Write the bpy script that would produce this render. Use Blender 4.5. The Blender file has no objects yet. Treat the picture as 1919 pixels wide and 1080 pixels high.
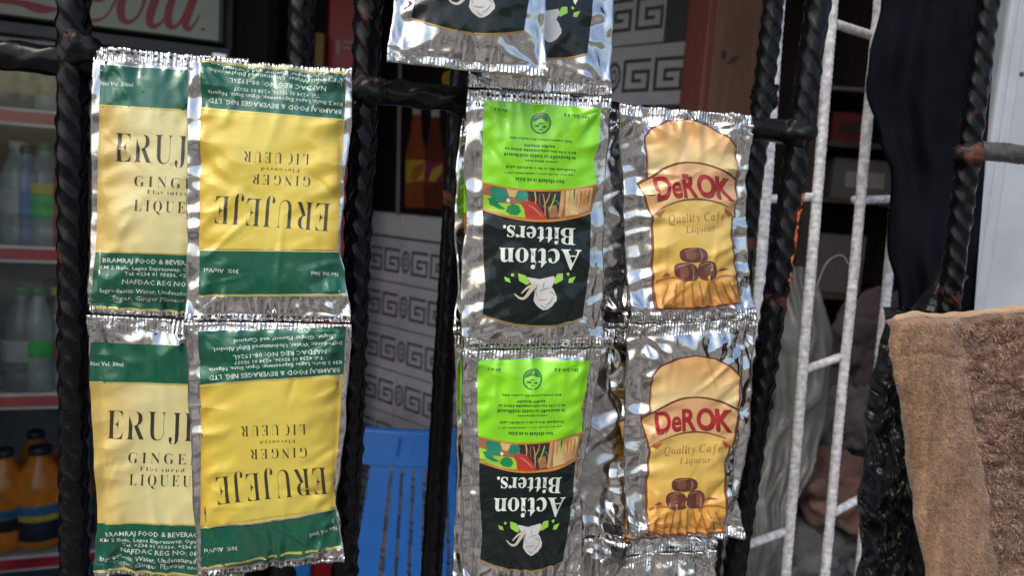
import bpy, bmesh, math, random, json
from mathutils import Vector, Matrix, noise
from mathutils.geometry import tessellate_polygon

sc = bpy.context.scene
col = sc.collection
rnd = random.Random(7)

# ------------------------------------------------------------------ camera
CAM_H = 1.25
LENS = 26.0
PITCH, ROLL = math.radians(7.0), math.radians(4.0)
FPX = 1919 * LENS / 36.0
CAM_M = Matrix.Rotation(math.pi / 2 - PITCH, 3, 'X') @ Matrix.Rotation(ROLL, 3, 'Z')
CAM_P = Vector((0, 0, CAM_H))
cd = bpy.data.cameras.new('camera')
cam = bpy.data.objects.new('camera', cd)
col.objects.link(cam)
cam.matrix_world = Matrix.Translation(CAM_P) @ CAM_M.to_4x4()
cd.lens = LENS
cd.sensor_width = 36.0
cd.sensor_fit = 'HORIZONTAL'
cd.clip_start = 0.02
cd.clip_end = 500.0
cd.dof.use_dof = True
cd.dof.focus_distance = 0.305
cd.dof.aperture_fstop = 15.0
sc.camera = cam

# ------------------------------------------------------------------ world, sun, exposure
SUN_EL, SUN_AZ = math.radians(52), math.radians(215)      # behind the camera, to the left (azimuth clockwise from +Y)
world = bpy.data.worlds.new('World')
sc.world = world
world.use_nodes = True
wn = world.node_tree
wn.nodes.clear()
w_out = wn.nodes.new('ShaderNodeOutputWorld')
w_bg = wn.nodes.new('ShaderNodeBackground')
w_sky = wn.nodes.new('ShaderNodeTexSky')
w_sky.sky_type = 'NISHITA'
w_sky.sun_disc = False
w_sky.sun_elevation = SUN_EL
w_sky.sun_rotation = SUN_AZ
w_sky.air_density = 1.0
w_sky.dust_density = 4.0
w_sky.ozone_density = 1.0
w_bg.inputs['Strength'].default_value = 0.15
wn.links.new(w_sky.outputs[0], w_bg.inputs[0])
wn.links.new(w_bg.outputs[0], w_out.inputs[0])
sun_d = bpy.data.lights.new('sun', 'SUN')
sun_d.energy = 0.6
sun_d.angle = math.radians(25)
sun_d.color = (1.0, 0.97, 0.93)
sun = bpy.data.objects.new('sun', sun_d)
col.objects.link(sun)
sdir = Vector((math.sin(SUN_AZ) * math.cos(SUN_EL), math.cos(SUN_AZ) * math.cos(SUN_EL), math.sin(SUN_EL)))
sun.rotation_euler = sdir.to_track_quat('Z', 'Y').to_euler()
sun.location = sdir * 8
sc.view_settings.view_transform = 'Standard'
sc.view_settings.look = 'None'
sc.view_settings.exposure = 0.65
sc.view_settings.gamma = 1.0
sc.view_settings.use_curve_mapping = False

# ------------------------------------------------------------------ helpers
def lin(r, g, b):
    f = lambda c: (c / 255 / 12.92) if c / 255 <= 0.04045 else ((c / 255 + 0.055) / 1.055) ** 2.4
    return (f(r), f(g), f(b), 1.0)

def ray(x, y):
    return CAM_M @ Vector(((x - 959.5) / FPX, -(y - 540) / FPX, -1.0))

def at(x, y, d):
    """the point that lies d metres in front of the camera along the sight line of photo point (x, y)"""
    return CAM_P + ray(x, y) * d

def onplane(x, y, pt, n):
    v = ray(x, y)
    return CAM_P + v * ((pt - CAM_P).dot(n) / v.dot(n))

def proj(w):
    l = CAM_M.transposed() @ (w - CAM_P)
    return (959.5 - l.x / l.z * FPX, 540 + l.y / l.z * FPX)

GR_N = Vector((0.23, -1.0, 0)).normalized()           # towards the street
GR_P = Vector((0, 0.335, 0))
def G(x, y, off=0.0):
    """point of the grille plane, off metres in front of it"""
    return onplane(x, y, GR_P + GR_N * off, GR_N)

def empty(name, loc, label, cat, group=None, rotz=0):
    o = bpy.data.objects.new(name, None)
    o.empty_display_size = 0.02
    col.objects.link(o)
    o.location = loc
    o.rotation_euler = (0, 0, rotz)
    o['label'] = label
    o['category'] = cat
    if group:
        o['group'] = group
    return o

def tag(o, label, cat, group=None):
    o['label'] = label
    o['category'] = cat
    if group:
        o['group'] = group
    return o

def mesh(name, verts, faces, mat, parent=None, smooth=True, kind=None, loc=None):
    me = bpy.data.meshes.new(name)
    me.from_pydata([tuple(v) for v in verts], [], faces)
    me.update()
    if mat:
        for m in (mat if isinstance(mat, (list, tuple)) else [mat]):
            me.materials.append(m)
    if smooth:
        me.polygons.foreach_set('use_smooth', [True] * len(me.polygons))
    o = bpy.data.objects.new(name, me)
    col.objects.link(o)
    if parent:
        o.parent = parent
    if loc is not None:
        o.location = loc
    if kind:
        o['kind'] = kind
    return o

def from_bm(name, bm, mat, parent=None, smooth=False, kind=None, loc=None):
    bmesh.ops.recalc_face_normals(bm, faces=bm.faces)
    me = bpy.data.meshes.new(name)
    bm.to_mesh(me)
    bm.free()
    me.materials.append(mat)
    if smooth:
        me.polygons.foreach_set('use_smooth', [True] * len(me.polygons))
    o = bpy.data.objects.new(name, me)
    col.objects.link(o)
    if parent:
        o.parent = parent
    if loc is not None:
        o.location = loc
    if kind:
        o['kind'] = kind
    return o

def box_bm(x0, x1, y0, y1, z0, z1, bev=0.0, bm=None):
    b = bmesh.new()
    vs = [b.verts.new((x, y, z)) for z in (z0, z1) for x, y in ((x0, y0), (x1, y0), (x1, y1), (x0, y1))]
    for f in ((0, 3, 2, 1), (4, 5, 6, 7), (0, 1, 5, 4), (1, 2, 6, 5), (2, 3, 7, 6), (3, 0, 4, 7)):
        b.faces.new([vs[i] for i in f])
    if bev:
        bmesh.ops.bevel(b, geom=list(b.edges), offset=bev, segments=2, profile=0.5, affect='EDGES')
    if bm is None:
        return b
    tmp = bpy.data.meshes.new('t')
    b.to_mesh(tmp); b.free()
    bm.from_mesh(tmp)
    bpy.data.meshes.remove(tmp)
    return bm

def box(name, x0, x1, y0, y1, z0, z1, mat, parent=None, bev=0.0, kind=None):
    return from_bm(name, box_bm(x0, x1, y0, y1, z0, z1, bev), mat, parent, kind=kind)

def lathe(name, prof, mat, parent=None, n=28, loc=None):
    vs, fs = [], []
    for r, z in prof:
        for i in range(n):
            a = 2 * math.pi * i / n
            vs.append((r * math.cos(a), r * math.sin(a), z))
    for k in range(len(prof) - 1):
        for i in range(n):
            j = (i + 1) % n
            fs.append((k * n + i, k * n + j, (k + 1) * n + j, (k + 1) * n + i))
    fs.append(tuple(range(n - 1, -1, -1)))
    fs.append(tuple((len(prof) - 1) * n + i for i in range(n)))
    return mesh(name, vs, fs, mat, parent, loc=loc)

def tube(name, pts, rad, mat, parent=None, n=10, loc=None):
    """smooth tube along points; rad a number or a list"""
    pts = [Vector(p) for p in pts]
    vs, fs = [], []
    up = Vector((0.13, 0.21, 0.97)).normalized()
    for k, p in enumerate(pts):
        t = (pts[min(k + 1, len(pts) - 1)] - pts[max(k - 1, 0)]).normalized()
        a = t.cross(up)
        if a.length < 1e-4:
            a = t.cross(Vector((1, 0, 0)))
        a.normalize()
        b = t.cross(a)
        r = rad[k] if isinstance(rad, (list, tuple)) else rad
        for i in range(n):
            th = 2 * math.pi * i / n
            vs.append(p + a * (r * math.cos(th)) + b * (r * math.sin(th)))
    for k in range(len(pts) - 1):
        for i in range(n):
            j = (i + 1) % n
            fs.append((k * n + i, k * n + j, (k + 1) * n + j, (k + 1) * n + i))
    fs.append(tuple(range(n - 1, -1, -1)))
    fs.append(tuple((len(pts) - 1) * n + i for i in range(n)))
    return mesh(name, vs, fs, mat, parent, loc=loc)

def grid_mesh(name, S, nu, nv, mat, parent=None, thick=0.0, back=None, kind=None):
    """closed sheet: S(u,v) front, back(u,v) rear (or thick behind)"""
    vs, fs = [], []
    for layer in (0, 1):
        for j in range(nv + 1):
            for i in range(nu + 1):
                u, v = i / nu, j / nv
                vs.append(S(u, v) if layer == 0 else back(u, v))
    W = nu + 1
    N = W * (nv + 1)
    for j in range(nv):
        for i in range(nu):
            a = j * W + i
            fs.append((a, a + W, a + W + 1, a + 1))
            fs.append((N + a, N + a + 1, N + a + W + 1, N + a + W))
    for i in range(nu):
        fs.append((i, i + 1, N + i + 1, N + i))
        a = nv * W + i
        fs.append((a + 1, a, N + a, N + a + 1))
    for j in range(nv):
        a = j * W
        fs.append((a + W, a, N + a, N + a + W))
        a = j * W + nu
        fs.append((a, a + W, N + a + W, N + a))
    return mesh(name, vs, fs, mat, parent, kind=kind)

# ------------------------------------------------------------------ materials
class NT:
    def __init__(s, name):
        s.m = bpy.data.materials.new(name)
        s.m.use_nodes = True
        s.t = s.m.node_tree
        s.b = s.t.nodes['Principled BSDF']
        s.out = s.t.nodes['Material Output']
    def n(s, kind, **kw):
        x = s.t.nodes.new(kind)
        for k, v in kw.items():
            if k.startswith('i_'):
                x.inputs[k[2:].replace('_', ' ')].default_value = v
            else:
                setattr(x, k, v)
        return x
    def l(s, a, b):
        s.t.links.new(a, b)
    def pos(s, mode='world', scale=(1, 1, 1)):
        if mode == 'world':
            o = s.n('ShaderNodeNewGeometry').outputs['Position']
        else:
            o = s.n('ShaderNodeTexCoord').outputs[{'object': 'Object', 'gen': 'Generated'}[mode]]
        if scale != (1, 1, 1):
            mp = s.n('ShaderNodeMapping')
            mp.inputs['Scale'].default_value = scale
            s.l(o, mp.inputs['Vector'])
            o = mp.outputs[0]
        return o
    def noise(s, co, scale, detail=3, rough=0.5, dist=0.0):
        x = s.n('ShaderNodeTexNoise')
        x.inputs['Scale'].default_value = scale
        x.inputs['Detail'].default_value = detail
        x.inputs['Roughness'].default_value = rough
        x.inputs['Distortion'].default_value = dist
        s.l(co, x.inputs['Vector'])
        return x.outputs['Fac']
    def ramp(s, fac, stops):
        x = s.n('ShaderNodeValToRGB')
        e = x.color_ramp.elements
        while len(e) < len(stops):
            e.new(0.5)
        for k, (p, c) in enumerate(stops):
            e[k].position = p
            e[k].color = c if len(c) == 4 else (*c, 1)
        s.l(fac, x.inputs['Fac'])
        return x.outputs['Color']
    def bump(s, h, strength, dist, prev=None):
        x = s.n('ShaderNodeBump')
        x.inputs['Strength'].default_value = strength
        x.inputs['Distance'].default_value = dist
        s.l(h, x.inputs['Height'])
        if prev:
            s.l(prev, x.inputs['Normal'])
        return x.outputs['Normal']
    def set(s, **kw):
        for k, v in kw.items():
            s.b.inputs[k.replace('_', ' ')].default_value = v
        return s

def plain(name, c, rough=0.5, metal=0.0, var=0.12, scale=40, bump=0.0, bscale=200, bdist=0.001, spec=0.5, coat=0.0, emit=0.0):
    """painted / moulded surface: base colour broken by noise, optional fine relief"""
    t = NT(name)
    t.set(Roughness=rough, Metallic=metal)
    t.b.inputs['Specular IOR Level'].default_value = spec
    t.b.inputs['Coat Weight'].default_value = coat
    p = t.pos()
    f = t.noise(p, scale, 4, 0.6)
    lo = tuple(max(0, x * (1 - var)) for x in c[:3])
    hi = tuple(min(1, x * (1 + var)) for x in c[:3])
    cc = t.ramp(f, [(0.3, lo), (0.7, hi)])
    t.l(cc, t.b.inputs['Base Color'])
    r = t.n('ShaderNodeMapRange')
    r.inputs['To Min'].default_value = max(0.02, rough - 0.08)
    r.inputs['To Max'].default_value = min(1, rough + 0.1)
    t.l(f, r.inputs['Value'])
    t.l(r.outputs[0], t.b.inputs['Roughness'])
    if bump:
        t.l(t.bump(t.noise(p, bscale, 4, 0.6), bump, bdist), t.b.inputs['Normal'])
    if emit:
        t.l(cc, t.b.inputs['Emission Color'])
        t.b.inputs['Emission Strength'].default_value = emit
    return t.m

def crinkle(t, amount):
    """crushed-film relief shared by foil and print"""
    p = t.pos()
    v = t.n('ShaderNodeTexVoronoi')
    v.feature = 'DISTANCE_TO_EDGE'
    v.inputs['Scale'].default_value = 95
    nz = t.n('ShaderNodeTexNoise')
    nz.inputs['Scale'].default_value = 70
    nz.inputs['Detail'].default_value = 2
    t.l(p, nz.inputs['Vector'])
    mx = t.n('ShaderNodeVectorMath', operation='SCALE')
    mx.inputs['Scale'].default_value = 0.018
    t.l(nz.outputs['Color'], mx.inputs[0])
    ad = t.n('ShaderNodeVectorMath', operation='ADD')
    t.l(p, ad.inputs[0]); t.l(mx.outputs[0], ad.inputs[1])
    t.l(ad.outputs[0], v.inputs['Vector'])
    n1 = t.bump(t.noise(p, 60, 1, 0.4, 0.6), amount * 0.55, 0.0040)
    rg = t.n('ShaderNodeTexNoise')
    rg.noise_type = 'RIDGED_MULTIFRACTAL'
    rg.inputs['Scale'].default_value = 48
    rg.inputs['Detail'].default_value = 2.5
    rg.inputs['Roughness'].default_value = 0.45
    t.l(ad.outputs[0], rg.inputs['Vector'])
    nr = t.bump(rg.outputs['Fac'], amount * 0.5, 0.0013, n1)
    n2 = t.bump(v.outputs['Distance'], amount * 0.3, 0.0016, nr)
    n3 = t.bump(t.noise(p, 400, 2, 0.5), amount * 0.22, 0.0004, n2)
    t.l(n3, t.b.inputs['Normal'])

def foil(name, c=(0.72, 0.72, 0.71), rough=0.13, amount=0.45, seal=False):
    t = NT(name)
    t.set(Metallic=1.0, Roughness=rough)
    f = t.noise(t.pos(), 55, 3)
    t.l(t.ramp(f, [(0.3, tuple(x * 0.86 for x in c)), (0.7, c)]), t.b.inputs['Base Color'])
    crinkle(t, amount)
    return t.m

def ink(name, c, metal=0.25, rough=0.3, c2=None, axis=0, stops=None, amount=0.3, coat=0.7):
    """gloss film print over foil; c2 = printed gradient along one axis of the panel"""
    t = NT(name)
    t.set(Metallic=metal, Roughness=rough)
    t.b.inputs['Coat Weight'].default_value = coat
    t.b.inputs['Coat Roughness'].default_value = 0.06
    t.b.inputs['Coat IOR'].default_value = 1.6
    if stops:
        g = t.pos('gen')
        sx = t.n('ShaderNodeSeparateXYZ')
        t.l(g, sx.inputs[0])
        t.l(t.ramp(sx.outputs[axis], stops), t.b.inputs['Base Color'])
    else:
        f = t.noise(t.pos(), 60, 3)
        t.l(t.ramp(f, [(0.3, tuple(x * 0.92 for x in c[:3])), (0.7, c[:3])]), t.b.inputs['Base Color'])
    crinkle(t, amount)
    return t.m

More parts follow.
